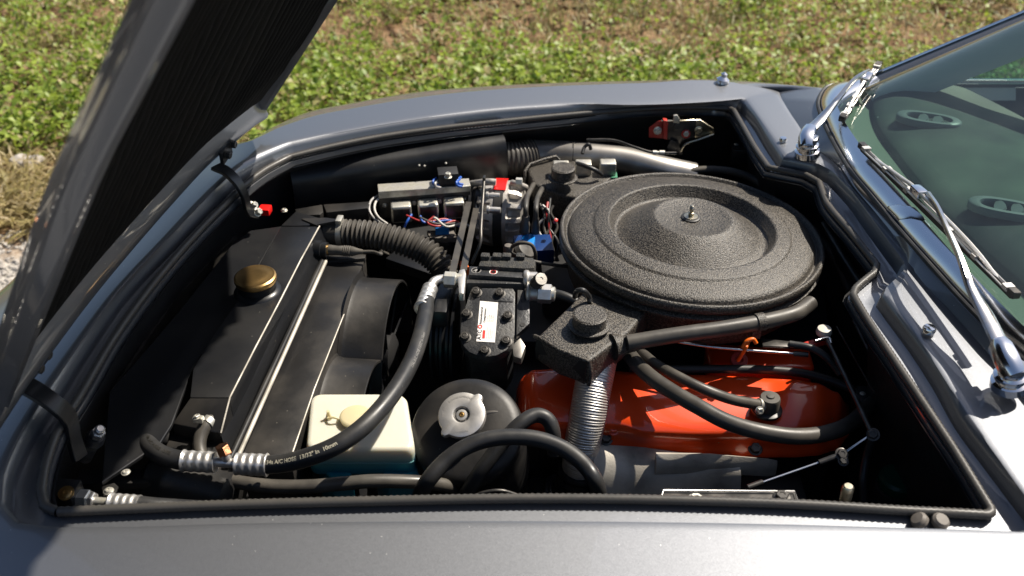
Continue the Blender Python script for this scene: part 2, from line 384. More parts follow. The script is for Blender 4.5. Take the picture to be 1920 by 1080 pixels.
def vnoise(x, y, s, seed=0):
    r = np.random.RandomState(seed); T = r.rand(64, 64); x = x / s; y = y / s
    i = np.floor(x).astype(int); j = np.floor(y).astype(int); fx = x - i; fy = y - j
    fx = fx * fx * (3 - 2 * fx); fy = fy * fy * (3 - 2 * fy)
    a = T[i % 64, j % 64]; b = T[(i + 1) % 64, j % 64]; c = T[i % 64, (j + 1) % 64]; d = T[(i + 1) % 64, (j + 1) % 64]
    return (a * (1 - fx) + b * fx) * (1 - fy) + (c * (1 - fx) + d * fx) * fy

def leaf_field(name, label_kind, n_plants, xr, yr, dens, leaves, size, tilt, colA, colB, dry, seed, hgt, narrow=1.0, stemh=0.0):
    r = np.random.RandomState(seed)
    x = r.uniform(*xr, n_plants); y = r.uniform(*yr, n_plants)
    keep = r.rand(n_plants) < dens(x, y); x = x[keep]; y = y[keep]; n = len(x)
    ps = r.uniform(.6, 1.35, n)                                   # size of plant
    pc = r.rand(n); pd = (r.rand(n) < dry).astype(float)
    X = np.repeat(x, leaves); Y = np.repeat(y, leaves); S = np.repeat(ps, leaves); PC = np.repeat(pc, leaves); PD = np.repeat(pd, leaves)
    m = len(X); az = r.uniform(0, 2 * math.pi, m); rad = np.sqrt(r.rand(m)) * .05 * S * (1 if narrow == 1 else .6)
    el = r.uniform(tilt[0], tilt[1], m); L = size * S * r.uniform(.55, 1.3, m); wd = L * .30 * narrow * r.uniform(.7, 1.3, m)
    H = hgt * S * r.rand(m) ** 1.2 + .004
    base = np.stack([X + rad * np.cos(az), Y + rad * np.sin(az), H], 1)
    d = np.stack([np.cos(az) * np.cos(el), np.sin(az) * np.cos(el), np.sin(el)], 1)
    s = np.stack([-np.sin(az), np.cos(az), r.uniform(-.5, .5, m)], 1)
    u = np.cross(d, s)
    mid = base + d * (L * .45)[:, None]; tip = base + d * L[:, None] - np.array([0, 0, 1]) * (L * .25)[:, None]
    lft = mid + s * wd[:, None] + u * (wd * .35)[:, None]; rgt = mid - s * wd[:, None] + u * (wd * .35)[:, None]
    vs = np.stack([base, lft, tip, rgt, mid], 1).reshape(-1, 3)
    b = np.arange(m) * 5
    tri = np.stack([b, b + 4, b + 1, b + 1, b + 4, b + 2, b, b + 3, b + 4, b + 3, b + 2, b + 4], 1).reshape(-1, 3)
    me = bpy.data.meshes.new(name); me.vertices.add(len(vs)); me.vertices.foreach_set('co', vs.ravel())
    me.loops.add(tri.size); me.loops.foreach_set('vertex_index', tri.ravel().astype(np.int32))
    me.polygons.add(len(tri)); me.polygons.foreach_set('loop_start', np.arange(0, tri.size, 3, dtype=np.int32))
    me.polygons.foreach_set('loop_total', np.full(len(tri), 3, dtype=np.int32))
    me.update(calc_edges=True)
    t = np.clip(PC * .7 + r.rand(m) * .3, 0, 1)[:, None]; c = np.array(colA) * (1 - t) + np.array(colB) * t
    dr = np.array((.38, .30, .16)) * r.uniform(.6, 1.2, m)[:, None]
    k = np.clip(PD * .85 + (r.rand(m) < .05) * .6, 0, 1)[:, None]; c = c * (1 - k) + dr * k
    ca = me.color_attributes.new('col', 'FLOAT_COLOR', 'POINT')
    ca.data.foreach_set('color', np.repeat(np.concatenate([c, np.ones((m, 1))], 1), 5, axis=0).astype(np.float32).ravel())
    me.materials.append(MAT['leaf']); o = link(name, me)
    o['label'] = label_kind[0]; o['category'] = label_kind[1]; o['kind'] = 'stuff'; return o
def band(x, y):
    n = vnoise(x + 40, y + 40, .55, 1) * .6 + vnoise(x + 40, y + 40, .19, 2) * .4
    edge = np.clip((y - 3.18 - .12 * (n - .5)) / .12, 0, 1)
    far = np.clip(1 - (y - (3.85 + .5 * (n - .5)) + .05 * (x + 1)) / .5, .0, 1)
    return edge * (far * np.clip(n * 2.8 - .3, .2, 1) + (1 - far) * np.clip((n - .49) * 2.4, .05, .34))
leaf_field('weeds', ('bright green low broad-leaved weeds covering the field behind the car', 'weeds'), 27000, (-4.6, 5.2), (3.0, 6.4), band,
           13, .030, (.1, 1.3), (.10, .175, .016), (.32, .39, .055), .10, 11, .10)
leaf_field('weeds', ('low green weeds thinning out far across the field', 'weeds'), 12000, (-9, 10), (6.2, 12), band,
           6, .06, (.1, 1.2), (.085, .15, .015), (.20, .28, .035), .2, 12, .07)
def gr(x, y):
    n = vnoise(x + 40, y + 40, .3, 5)
    return np.clip((y - 2.66 - .1 * n) / .1, 0, 1) * np.where(y < 3.02 + .1 * n, .95, np.where(y < 3.2, .15, .4 * n + .1))
leaf_field('grass', ('dry straw coloured grass strip between gravel and weeds', 'grass'), 12000, (-3.6, 3.6), (2.6, 3.35), gr,
           11, .10, (.0, 1.0), (.20, .17, .05), (.42, .34, .15), .5, 13, .01, narrow=.10)
leaf_field('grass', ('thin green and dry grass blades scattered through the weeds', 'grass'), 15000, (-4.6, 5.2), (3.2, 6.8), lambda x, y: .45 + .6 * vnoise(x + 40, y + 40, .4, 8),
           7, .09, (.5, 1.4), (.13, .16, .03), (.36, .31, .13), .35, 14, .01, narrow=.10)
# clods of earth, stones
def clods(name, label, cat, n, xr, yr, size, m, seed, dens=None):
    r = random.Random(seed); g = G()
    for _ in range(n):
        x, y = r.uniform(*xr), r.uniform(*yr); s = size * r.uniform(.4, 1.5)
        ax = Vector((r.gauss(0, .4), r.gauss(0, .4), 1)).normalized()
        g.lathe(Vector((x, y, -.2 * s)), ax, [(0, 0), (s * r.uniform(.6, 1), s * .1), (s * r.uniform(.8, 1), s * .45), (s * r.uniform(.3, .6), s * r.uniform(.7, .9)), (0, s * r.uniform(.75, .95))], 6)
    o = solo(name, g, m, label, cat, smooth=False); del o['category']; o['category'] = cat; o['kind'] = 'stuff'; return o
mat('clod_earth', (.20, .125, .07), .95, var=(30, (.33, .23, .14), .35, .7), spec=.1)
mat('stone_grey', (.30, .27, .24), .9, var=(40, (.42, .39, .35), .35, .7), spec=.2)
clods('clods', 'brown clods of dry earth lying between the weeds', 'earth', 3800, (-4.6, 5.2), (3.05, 6.6), .028, 'clod_earth', 4)
clods('gravel', 'pale gravel beside the dry grass at the edge of the field', 'gravel', 5200, (-2.8, -.6), (2.2, 2.75), .008, 'stone_grey', 5)
for (px, py, s, t) in ((42, 305, .055, .3), (64, 302, .045, -.4), (53, 313, .025, .1)):
    p = P(px, py, .02); g = G(); rr = random.Random(int(px))
    g.lathe(p - Z3 * .02, Vector((t, .2, 1)), [(0, 0), (s, .2 * s), (s * .9, .5 * s), (s * .5, .8 * s), (0, .85 * s)], 7)
    solo('stone', g, 'stone_grey', {42: 'large flat grey stone on the bare soil left of the bonnet', 64: 'second flat grey stone beside the largest one on the bare soil', 53: 'small pale stone in front of the two flat grey stones'}[px], 'stone', smooth=False)

# ---------------------------------------------------------------- the car
car = thing('car', 'dark metallic grey car with its front-hinged bonnet tilted open over the engine bay', 'car', (0, 1.25, 0))
ZR, ZS = .885, .866
# stations round the bonnet opening: seal px, rim px, mid, outer   (lists of 3 are photograph points with a height, 'd' = offset in metres from the rim)
near = [((110, 963), (100, 991)), ((250, 957), (250, 990)), ((400, 951), (400, 985)), ((700, 943), (700, 980)), ((1000, 938), (1000, 979)),
        ((1300, 942), (1300, 982)), ((1500, 949), (1500, 986)), ((1700, 961), (1700, 992)), ((1800, 966), (1800, 995)), ((1852, 969), (1900, 998))]
right = [((1858, 962), (1965, 985), (2030, 880), (2060, 800)), ((1820, 900), (1925, 935), (1985, 815), (2010, 755)), ((1788, 848), (1865, 855), (1925, 745), (1960, 700)),
         ((1750, 790), (1810, 780), (1880, 695), (1920, 662)), ((1680, 685), (1765, 706), (1832, 640), (1870, 618)), ((1640, 625), (1717, 633), (1778, 580), (1803, 549)),
         ((1612, 580), (1674, 575), (1732, 532), (1757, 497)), ((1599, 557), (1657, 552), (1716, 512), (1738, 477)), ((1603, 545), (1661, 540), (1712, 505), (1730, 470)), ((1622, 528), (1682, 520), (1704, 496), (1718, 458)),
         ((1640, 514), (1697, 504), (1702, 492), (1712, 450)), ((1643, 500), (1696, 492), (1699, 480), (1700, 440)), ((1600, 445), (1650, 430), (1662, 420), (1674, 410)),
         ((1550, 385), (1600, 362), (1612, 356), (1628, 352)), ((1535, 345), (1560, 320), (1578, 317), (1597, 318)), ((1510, 331), (1535, 307), (1555, 296), (1585, 297)),
         ((1440, 317), (1470, 295), (1520, 275), (1562, 258)), ((1418, 285), (1445, 260), (1500, 240), (1551, 237)), ((1395, 245), (1415, 215), (1480, 210), (1541, 212)),
         ((1375, 210), (1395, 189), (1465, 185), (1535, 190)), ((1366, 206), (1387, 187), (1460, 170), (1548, 165))]
far = [((1330, 204), (1345, 188), 1400, 152), ((1200, 207), (1200, 192), 1200, 151.5), ((1060, 219), (1060, 198), 1050, 155), ((930, 232), (928, 207), 905, 162),
       ((800, 247), (800, 223), 770, 174), ((700, 262), (700, 239), 655, 194), ((600, 283), (590, 260), 560, 216), ((544, 297), (540, 271), 508, 240), ((500, 320), (486, 293), 462, 266)]
front = [((465, 345), (446, 318)), ((435, 373), (415, 346)), ((355, 455), (318, 445)), ((280, 545), (222, 547)), ((215, 635), (160, 632)), ((150, 745), (92, 735)), ((105, 820), (38, 822)),
         ((85, 880), (10, 892)), ((78, 925), (5, 945)), ((84, 953), (35, 980))]
ST = []
def crown(px, py, z):
    "the body is a little higher along the middle of the car"
    y = P(px, py, z).y; return P(px, py, z + .020 * max(0, 1 - ((y - 1.3) / .62) ** 2))
def st(seal, rim, mid, outer, sk): ST.append((crown(*seal, ZS), crown(*rim, ZR), mid, outer, sk))
for i, (s, r_) in enumerate(near):
    p = P(*r_, ZR); e = max(0, (r_[0] - 1600) / 300) * .35
    st(s, r_, p + V3(p.x * .02 + e * .4, -.12, -.014), p + V3(p.x * .04 + e, -.25, -.06), [V3(0, -.07, -.07), V3(0, -.10, -.25), V3(0, -.09, -.6)])
for s, r_, m, o in right:
    st(s, r_, crown(*m, .887), P(*o, .925), [V3(.006, 0, -.012), V3(.008, 0, -.03), V3(.01, 0, -.06)])
for s, r_, ox, oy in far:
    p = P(*r_, ZR); o = P(ox, oy, .872); st(s, r_, p.lerp(o, .5) + V3(0, 0, .017), o, [V3(0, .05, -.035), V3(0, .10, -.13), V3(0, .09, -.62)])
for i, (s, r_) in enumerate(front):
    p = P(*r_, ZR); a = i / (len(front) - 1); d = (V3(-.5, .5, 0) if i == 0 else V3(-.8, .25, 0) if i == 1 else V3(-1, .05, 0) if i < 7 else V3(-.8, -.6, 0) if i < 9 else V3(-.3, -.95, 0)).normalized()
    st(s, r_, p + d * .10 + V3(0, 0, -.006), p + d * .22 + V3(0, 0, -.05), [d * .06 + V3(0, 0, -.06), d * .08 + V3(0, 0, -.2), d * .06 + V3(0, 0, -.55)])
rows = []
for s, r_, m, o, sk in ST:
    inw = (s - r_); inw.z = 0; inw.normalize()
    fl = r_ + inw * .006; fl.z = r_.z - (ZR - ZS) - .004
    wt = r_ + inw * .003; wt.z = r_.z - .006
    base = [s + inw * .007 + V3(0, 0, -.016), s + inw * .006 + V3(0, 0, -.004), s + V3(0, 0, -.003), s.lerp(fl, .5) + V3(0, 0, -.006), fl, wt]
    curve = cr([r_, r_ - inw * .012 + V3(0, 0, .0025), r_.lerp(m, .88) + V3(0, 0, .001), m, m.lerp(o, .12), o, o + sk[0], o + sk[1], o + sk[2]], 4)
    rows.append(base + curve)
# resample around the loop (corners stay tight because their stations are close together)
nst = len(rows); cols = len(rows[0]); ring = []
def spaced(pts, h, sub):
    "closed cubic through unevenly spaced points, h = distances between them"
    n = len(pts); m = []; ml = []; mo = []
    for i in range(n):
        a, b = h[i - 1], h[i]; d0 = (pts[i] - pts[i - 1]) / a; d1 = (pts[(i + 1) % n] - pts[i]) / b; mm = (d0 * b + d1 * a) / (a + b)
        brk = turn[i]; mo.append(mm.lerp(d1, brk)); ml.append(mm.lerp(d0, brk))
    out = []
    for i in range(n):
        p, q, hh = pts[i], pts[(i + 1) % n], h[i]; u, w = mo[i] * hh, ml[(i + 1) % n] * hh
        for k in range(sub):
            t = k / sub; out.append(p * (2 * t ** 3 - 3 * t * t + 1) + u * (t ** 3 - 2 * t * t + t) + q * (3 * t * t - 2 * t ** 3) + w * (t ** 3 - t * t))
    return out
turn = []
for i in range(nst):
    d0 = (ST[i][0] - ST[i - 1][0]).normalized(); d1 = (ST[(i + 1) % nst][0] - ST[i][0]).normalized(); e0 = (ST[i][1] - ST[i - 1][1]).normalized(); e1 = (ST[(i + 1) % nst][1] - ST[i][1]).normalized()
    turn.append(min(1, max(0, (max(d0.angle(d1), e0.angle(e1)) - R(9)) / R(12))))
hh_ = [max(.004, (ST[(i + 1) % nst][1] - ST[i][1]).length) for i in range(nst)]
for c in range(cols): ring.append(spaced([rows[i][c] for i in range(nst)], hh_, 5))
rings = [[ring[c][k] for c in range(cols)] for k in range(len(ring[0]))]
g = G(); g.loft(rings, closed=False, loop=True)
part('body_shell', g, 'metallic_grey_paint', car, sharp=50)
# inner walls of the bay
seal_loop = spaced([r_[2] for r_ in rows], [max(.004, (rows[(i + 1) % nst][2] - rows[i][2]).length) for i in range(nst)], 5)
cen = V3(.02, 1.25, 0)
g = G(); rr_ = []
for z, k in ((ZS - .012, .012), (ZS - .05, -.03), (.62, -.07), (.34, -.02)):
    rr_.append([p + (cen - V3(p.x, p.y, 0)).normalized() * k + V3(0, 0, (z - p.z) if z < .8 else z - ZS + .005) for p in seal_loop])
g.loft([list(r) for r in rr_], closed=True)
g.prism(rr_[-1], .01)
part('engine_bay_wall', g, 'bay_black', car, sharp=60)
# rubber seal: corded bead
g = G(); loop = seal_loop + [seal_loop[0]]
pts, L = resample([p + V3(0, 0, .006) for p in loop], .0034)
g.tube(pts, .0054, n=10, cap=False, smooth=False, rf=lambda i, t: 1.0 + (.10 if i % 2 else -.06))
part('rubber_seal', g, 'seal_rubber', car, sharp=80)

# bonnet -------------------------------------------------------------------
FB, NB0 = P(475, 218, .93), P(-40, 790, .93)
dF, dN = V3(.595, .0, .804), V3(.595, -.38, .804)
bl = [(475, 218), (448, 238), (400, 277), (350, 322), (250, 430), (150, 545), (75, 640), (0, 742), (-60, 830), (-150, 950)]
bot = [P(x, y, .93) for x, y in bl]
bot = cr(bot, 4); nb = len(bot)
HL = 1.25
def hp(s, t, off=0.0):
    "s 0..1 across from far to near, t metres up the bonnet, off metres above the underside"
    i = s * (nb - 1); k = min(nb - 2, int(i)); b = bot[k].lerp(bot[k + 1], i - k)
    d = dF.lerp(dN, min(1, s * 1.05)); nrm = V3(-.80, -.12, .585).normalized()
    arch = math.sin(math.pi * min(.5, max(0, s))) * .03 * min(1, t / .5)
    return b + d * t + nrm * (off + arch)
S_IN = .985
rowsH = []
g = G(); ns, ntt = 480, 46                                           # quilted insulation
for j in range(ntt + 1):
    t = .048 + (HL - .06) * j / ntt
    row = []
    for i in range(ns + 1):
        s = .045 + (.815 - .045) * i / ns
        ph = s * 40 + .22 * math.sin(t * 21 + s * 9) + .12 * math.sin(t * 47 + s * 31)
        row.append(hp(s, t, -.001 - (.008 * min(1, j / 3)) * abs(math.sin(ph * math.pi)) ** .6))
    rowsH.append(row)
g.loft(rowsH, closed=False); part('insulation_pad', g, 'fabric_pad', car, 'quilted black pad lining the underside of the open bonnet', sharp=60)
def strip(prof_s, prof_off, t0, t1, nn=24):
    g = G(); rs = []
    for j in range(nn + 1):
        t = t0 + (t1 - t0) * j / nn; rs.append([hp(a, t, o) for a, o in zip(prof_s, prof_off)])
    return g.loft(rs, closed=False)
# outer skin and turned edges
sk = [(.0, -.012), (-.004, 0), (-.005, .012), (.01, .022), (.1, .025), (.3, .022), (.5, .018), (.7, .010), (.84, .006), (.888, .006)]
bon = strip([a for a, b in sk], [b for a, b in sk], -.01, HL, 30); bonnet = part('bonnet', bon, 'metallic_grey_paint', car, 'bonnet tilted forward, underside facing the engine')
g = strip([-.004, .0, .006, .012, .03, .042, .046], [0, -.012, -.014, -.004, -.002, -.012, .004], .0, HL); part('edge_frame', g, 'metallic_grey_paint', bonnet)
g = strip([.806, .810, .815, .821, .828, .836, .843, .850, .857, .863, .869, .875, .881, .886, .890], [.006, -.008, -.016, -.018, -.013, -.010, -.012, -.016, -.018, -.013, -.004, .0, .002, .004, .006], .0, HL)
part('edge_frame', g, 'metallic_grey_paint', bonnet)
# leading-edge bead along the hinge side
g = G(); rs = []
for k in range(61):
    s = .90 * k / 60
    prof = [(.055, .004), (.046, -.004), (.040, -.013), (.031, -.020), (.020, -.022), (.008, -.020), (.0, -.013), (-.004, -.002), (-.003, .02), (.03, .036)]
    rs.append([hp(s, t * (1.0 if s > .1 else .6 + 4 * s), o) for t, o in prof])
g.loft(rs, closed=False); part('leading_edge', g, 'metallic_grey_paint', bonnet)
for px, py in ((474, 208), (290, 372), (240, 424)):
    pass
# hinge straps
def strap(pix, w, th, nm='hinge_strap'):
    pts = cr([P(*q) for q in pix], 6); T, N = frames(pts); g = G(); rs = []
    for p, t in zip(pts, T):
        side = V - t * V.dot(t); side.normalize(); nn = t.cross(side)
        rs.append([p + side * (a * w / 2) + nn * (b * th / 2) for a, b in ((-1, -1), (1, -1), (1, 1), (-1, 1))])
    g.loft(rs, closed=True, cap=True); return part(nm, g, 'satin_black_paint', car, bevel=.0008, seg=1)
h1 = strap([(404, 312, .925), (425, 322, .922), (445, 342, .91), (458, 365, .89), (466, 392, .86), (482, 398, .84)], .022, .006)
h2 = strap([(48, 722, .925), (75, 738, .922), (105, 760, .91), (130, 785, .885), (140, 830, .85), (150, 860, .83)], .024, .007)
for (px, py, z, h) in ((424, 290, .935, h1), (434, 270, .94, h1), (83, 664, .935, h2), (68, 690, .93, h2)):
    p = P(px, py, z); n = V3(.9, -.2, -.1).normalized(); bolt(h, p, n, .0055, 'dark_steel', 'bolt', 1.4)
g = G(); g.box(P(430, 287, .932) - U * .006, .006, .045, .022); part('hinge_bracket', g, 'satin_black_paint', car, bevel=.001)
g = G(); g.box(P(78, 680, .93) - U * .006, .006, .05, .022); part('hinge_bracket', g, 'satin_black_paint', car, bevel=.001)
for px, py, z in ((482, 398, .845), (474, 386, .85)): bolt(h1, P(px, py, z), V3(.8, -.3, .5).normalized(), .0055, 'zinc', 'bolt', 1.3)

# windscreen -------------------------------------------------------------------
trim_px = [(1600, 158), (1556, 162), (1538, 190), (1545, 220), (1562, 258), (1597, 318), (1640, 370), (1700, 441), (1757, 505), (1803, 556), (1870, 624), (1920, 668), (2010, 762), (2080, 835)]
glass_px = [(1650, 150), (1595, 176), (1574, 200), (1588, 235), (1612, 272), (1652, 322), (1700, 378), (1765, 452), (1820, 515), (1868, 565), (1925, 622), (1985, 678), (2075, 768), (2140, 840)]
A = cr([P(x, y, .928) for x, y in trim_px], 5); B = cr([P(x, y, .945) for x, y in glass_px], 5)
g = G(); rs = []
for a, b in zip(A, B):
    rs.append([a + V3(0, 0, -.02), a, a.lerp(b, .08) + V3(0, 0, .006), a.lerp(b, .4) + V3(0, 0, .011), a.lerp(b, .8) + V3(0, 0, .010), b + V3(0, 0, .001), b + V3(0, 0, -.012)])
g.loft(rs, closed=False); trim = part('windscreen_trim', g, 'trim_metal', car, 'bright metal strip along the foot of the windscreen', sharp=60)
g = G(); g.tube([a + V3(-.004, 0, .0) for a in A], .0035, n=8, smooth=False); part('trim_gasket', g, 'rubber', car)
# bracket sleeve over the joint of the strip
def onstrip(q, k): i = q * (len(A) - 1); j = int(i); return A[j].lerp(A[min(j + 1, len(A) - 1)], i - j).lerp(B[j].lerp(B[min(j + 1, len(B) - 1)], i - j), k) 
g = G(); rs = []
for q in (.488, .492, .510, .514):
    e = .0 if q in (.488, .514) else .0022
    rs.append([onstrip(q, k) + V3(0, 0, z + e) for k, z in ((0, -.004), (.0, .001), (.08, .0075), (.4, .0125), (.8, .0115), (1, .002))])
g.loft(rs, closed=False); part('trim_joint', g, 'trim_metal', car, sharp=30)
slope = [V3(.80 + .0 * k, 0, .50) for k in range(len(B))]
far_top = PY(1925, 36, B[0].y - .05)
dpil = (far_top - B[0]) / (far_top - B[0]).length
g = G(); rs = []
for j in range(13):
    t = .95 * j / 12; rs.append([b + (dpil.lerp(V3(.86, .0, .51), min(1, k / 20.0))) * t + V3(0, 0, .05 * math.sin(t * 2) * 0) for k, b in enumerate(B)])
g.loft(rs, closed=False); wg = part('windscreen', g, 'tinted_glass', car, sharp=80)
# far A-pillar: outer skin, chrome gutter and padded inner face
pil = [B[0] - dpil * .03 + dpil * (1.0 * k / 10) for k in range(11)]
g = G(); g.loft([[p + V3(.0, -.002, -.004), p + V3(0, .008, .004), p + V3(0, .020, .004), p + V3(0, .030, -.006), p + V3(.0, .034, -.03)] for p in pil], closed=False); part('windscreen_pillar', g, 'metallic_grey_paint', car)
g = G(); g.loft([[p + V3(0, -.002, -.006), p + V3(.012, -.010, -.018), p + V3(.026, -.014, -.036), p + V3(.040, -.010, -.052), p + V3(.045, .01, -.056)] for p in pil], closed=False); part('pillar_lining', g, 'trim_cloth', car)
g = G(); g.tube([p + V3(0, .018, .007) for p in pil], .003, n=8, smooth=False); part('rain_gutter', g, 'chrome', car)
# dashboard top
dz = .905
dpx = [(1645, 158), (1638, 185), (1640, 215), (1655, 250), (1685, 290), (1720, 335), (1755, 378), (1800, 425), (1840, 465), (1880, 500), (1930, 545), (2000, 620), (2080, 700)]
dtx = [(1700, 153), (1740, 155), (1775, 158), (1805, 164), (1840, 180), (1880, 200), (1925, 224), (1990, 262), (2060, 305), (2140, 355), (2220, 410), (2300, 470), (2380, 540)]
Dn = cr([P(x, y, dz) for x, y in dpx], 4); Df = cr([P(x, y, dz + .012) for x, y in dtx], 4)
g = G(); rs = []
for a, b in zip(Dn, Df):
    rs.append([a + V3(-.01, 0, -.05), a + V3(-.003, 0, -.006)] + [a.lerp(b, k / 8) + V3(0, 0, .022 * math.sin(math.pi * min(1, k / 8 + .06))) for k in range(9)] + [b + V3(.02, 0, -.02), b + V3(.03, 0, -.2)])
g.loft(rs, closed=False); dash = part('dashboard', g, 'dash_fabric', car, 'dark cloth-covered dashboard top behind the windscreen', sharp=70)
# shelf between glass and dashboard
g = G(); g.loft([[b + V3(0, 0, -.012), a + V3(.0, 0, -.012), a + V3(.05, 0, -.03)] for a, b in zip(Dn, cr([P(x, y, .93) for x, y in glass_px[:13]], 4))], closed=False)
mat('shelf_green', (.10, .115, .085), .8)
part('scuttle_shelf', g, 'shelf_green', car)
def vent(cx, cy, w, nm='air_vent'):
    c = P(cx, cy, dz + .030); ax = (V3(.93, -.36, 0).normalized(), V3(.36, .93, 0).normalized(), Z3)
    g = G(); N_ = 40; rs = []
    for (k, kk, z) in ((1.0, 1.0, -.012), (1.0, 1.0, .0), (.95, .93, .003), (.72, .66, .003), (.68, .60, -.001), (.66, .58, -.02)):
        ring_ = []
        for i in range(N_):
            t = 2 * math.pi * i / N_; e = .75
            cx_, sy_ = math.cos(t), math.sin(t)
            ring_.append(c + ax[0] * (w * k * math.copysign(abs(cx_) ** e, cx_)) + ax[1] * (w * .44 * kk * math.copysign(abs(sy_) ** (.9), sy_)) + Z3 * z * .8)
        rs.append(ring_)
    g.loft(rs, True); vf = part(nm, g, 'vent_plastic', dash, sharp=50)
    g = G(); g.prism([p + Z3 * .006 for p in rs[-1]], .003); link_ = part('vent_well', g, 'bay_black', dash)
    for q, bw in ((-.24, .24), (.20, .25)):
        g = G(); pr = []
        for sgn in (-1, 1):
            for i in range(11):
                a = (i / 10 - .5) * 2 * sgn; h = math.cos(a * math.pi / 2) ** .8
                pr.append(c + ax[1] * (w * .37 * a) + ax[0] * (w * (q + bw * h * sgn * (.9 if sgn > 0 else .35))) + Z3 * (.0015 - .004 * (sgn < 0)))
        g.prism(pr, V3(.002, 0, -.004)); part('vent_blade', g, 'vent_plastic', dash)
vent(1742, 222, .055); vent(1888, 388, .055)
# far door seen through the screen
yd = PY(1780, 153, 2.05).y
def door(x0, x1, y0, y1, yy, m, nm, th=.02):
    a, b, c, d = PY(x0, y0, yy), PY(x1, y0, yy), PY(x1, y1, yy), PY(x0, y1, yy)
    g = G(); g.prism([a, b, c, d], V3(0, th, 0)); return part(nm, g, m, car, bevel=.002)
door(1700, 2200, 150, 157, 2.02, 'brushed_chrome', 'window_sill_strip', .01)
door(1700, 2200, 157.4, 164, 2.03, 'dark_trim', 'door_rail', .03)
door(1780, 1905, 164.3, 189, 2.035, 'trim_cloth', 'door_card_panel', .02)
door(1700, 2300, 164.3, 420, 2.06, 'dark_trim', 'door_card', .02)
g = G(); g.prism([PY(x, y, 2.055) for x, y in ((1772, 149), (1925, 78), (2300, -90), (2300, 149))], V3(0, .003, 0)); part('door_glass', g, 'tinted_glass', car)
g = G(); g.prism([V3(.95, .4, .35), V3(2.2, .4, .35), V3(2.2, 2.1, .35), V3(.95, 2.1, .35)], .02); part('cabin_floor', g, 'dark_trim', car)

# wipers -------------------------------------------------------------------
def wiper(pv, head, arm, blade, lab, extra):
    o = P(*pv); w = G()
    o = o + Z3 * .007
    w.lathe(o - Z3 * .010, V3(-.15, .0, 1), [(.021, 0), (.021, .010), (.017, .012), (.0165, .015), (.019, .017), (.019, .020), (.015, .022), (.015, .026)], 36)
    root = part('windscreen_wiper', w, 'chrome', car, lab, sharp=30)
    g = G(); g.hexa(o + Z3 * .016, V3(-.15, 0, 1), .0155, .009); part('pivot_nut', g, 'brushed_chrome', root)
    hd = [P(*q) for q in head]; g = G(); rs = []
    T, N = frames(hd)
    for p, t, wd in zip(hd, T, extra):
        side = t.cross(Z3).normalized(); up = side.cross(t).normalized()
        if up.z < 0: up = -up
        rs.append([p + side * a * wd + up * b for a, b in ((-1, -.012), (-1, .0), (-.75, .006), (0, .008), (.75, .006), (1, .0), (1, -.012))])
    g.loft(rs, True, True); part('arm_head', g, 'trim_metal', root, sharp=50)
    am = cr([P(*q[:3]) for q in arm], 6); wds = [q[3] for q in arm]; g = G(); rs = []; T, N = frames(am); m = len(am) - 1
    for i, (p, t) in enumerate(zip(am, T)):
        f = i / m * (len(wds) - 1); k = min(int(f), len(wds) - 2); wd = wds[k] + (wds[k + 1] - wds[k]) * (f - k)
        side = t.cross(Z3).normalized()
        rs.append([p + side * a * wd + Z3 * b for a, b in ((-1, -.004), (-1, .001), (-.6, .003), (.6, .003), (1, .001), (1, -.004))])
    g.loft(rs, True, True); part('wiper_arm', g, 'brushed_chrome', root, sharp=40)
    b0, b1 = P(*blade[0]), P(*blade[1]); mid = b0.lerp(b1, blade[2]); t = (b1 - b0).normalized(); side = t.cross(Z3).normalized()
    g = G()
    for sgn in (-1, 1):
        g.tube([b0 + side * .004 * sgn, b0.lerp(b1, .5) + side * .004 * sgn + Z3 * .004, b1 + side * .004 * sgn], .0013, n=8)
    g.tube([b0.lerp(b1, .1), b0.lerp(b1, .3) + Z3 * .010, mid + Z3 * .014, b0.lerp(b1, .75) + Z3 * .010, b0.lerp(b1, .92)], .0030, n=8, flat=1.0)
    for k in (.03, .2, .36, .64, .8, .97):
        g.box(b0.lerp(b1, k) + Z3 * .003, .010, .012, .006, (t, side, Z3))
    part('blade_frame', g, 'aluminium', root, sharp=40)
    g = G(); g.box(b0.lerp(b1, .5) - Z3 * .002, (b1 - b0).length, .006, .010, (t, side, Z3)); part('blade_rubber', g, 'rubber', root, bevel=.001, seg=1)
    for k in (0, 1):
        g = G(); g.box(b0.lerp(b1, k) + Z3 * .002, .014, .011, .010, (t, side, Z3)); part('blade_end_clip', g, 'dark_steel', root, bevel=.001, seg=1)
    g = G(); g.box(mid + Z3 * .014, .026, .016, .012, (t, side, Z3)); part('arm_clip', g, 'chrome', root, bevel=.003)
wiper((1892, 722, .918), [(1905, 700, .945), (1892, 672, .957), (1880, 648, .958), (1872, 640, .958)],
      [(1877, 645, .958, .0095), (1850, 590, .965, .0090), (1822, 540, .975, .0060), (1800, 480, .99, .0038), (1775, 425, 1.0, .0032), (1758, 388, 1.0, .0032), (1740, 362, .992, .0034)],
      [(1617, 276, .965), (1900, 552, .985), .42], 'chrome wiper whose long arm reaches over the middle of the windscreen', [.012, .0135, .0125, .011])
wiper((1514, 288, .912), [(1512, 272, .935), (1512, 258, .944), (1516, 246, .946), (1520, 240, .946)],
      [(1518, 243, .946, .0095), (1540, 222, .952, .0080), (1575, 180, .975, .0042), (1600, 150, .99, .0035), (1618, 138, .995, .0035), (1630, 132, .99, .003)],
      [(1580, 222, .955), (1646, 124, .985), .62], 'chrome wiper on the far side with its blade at the windscreen corner', [.0115, .013, .013, .011])
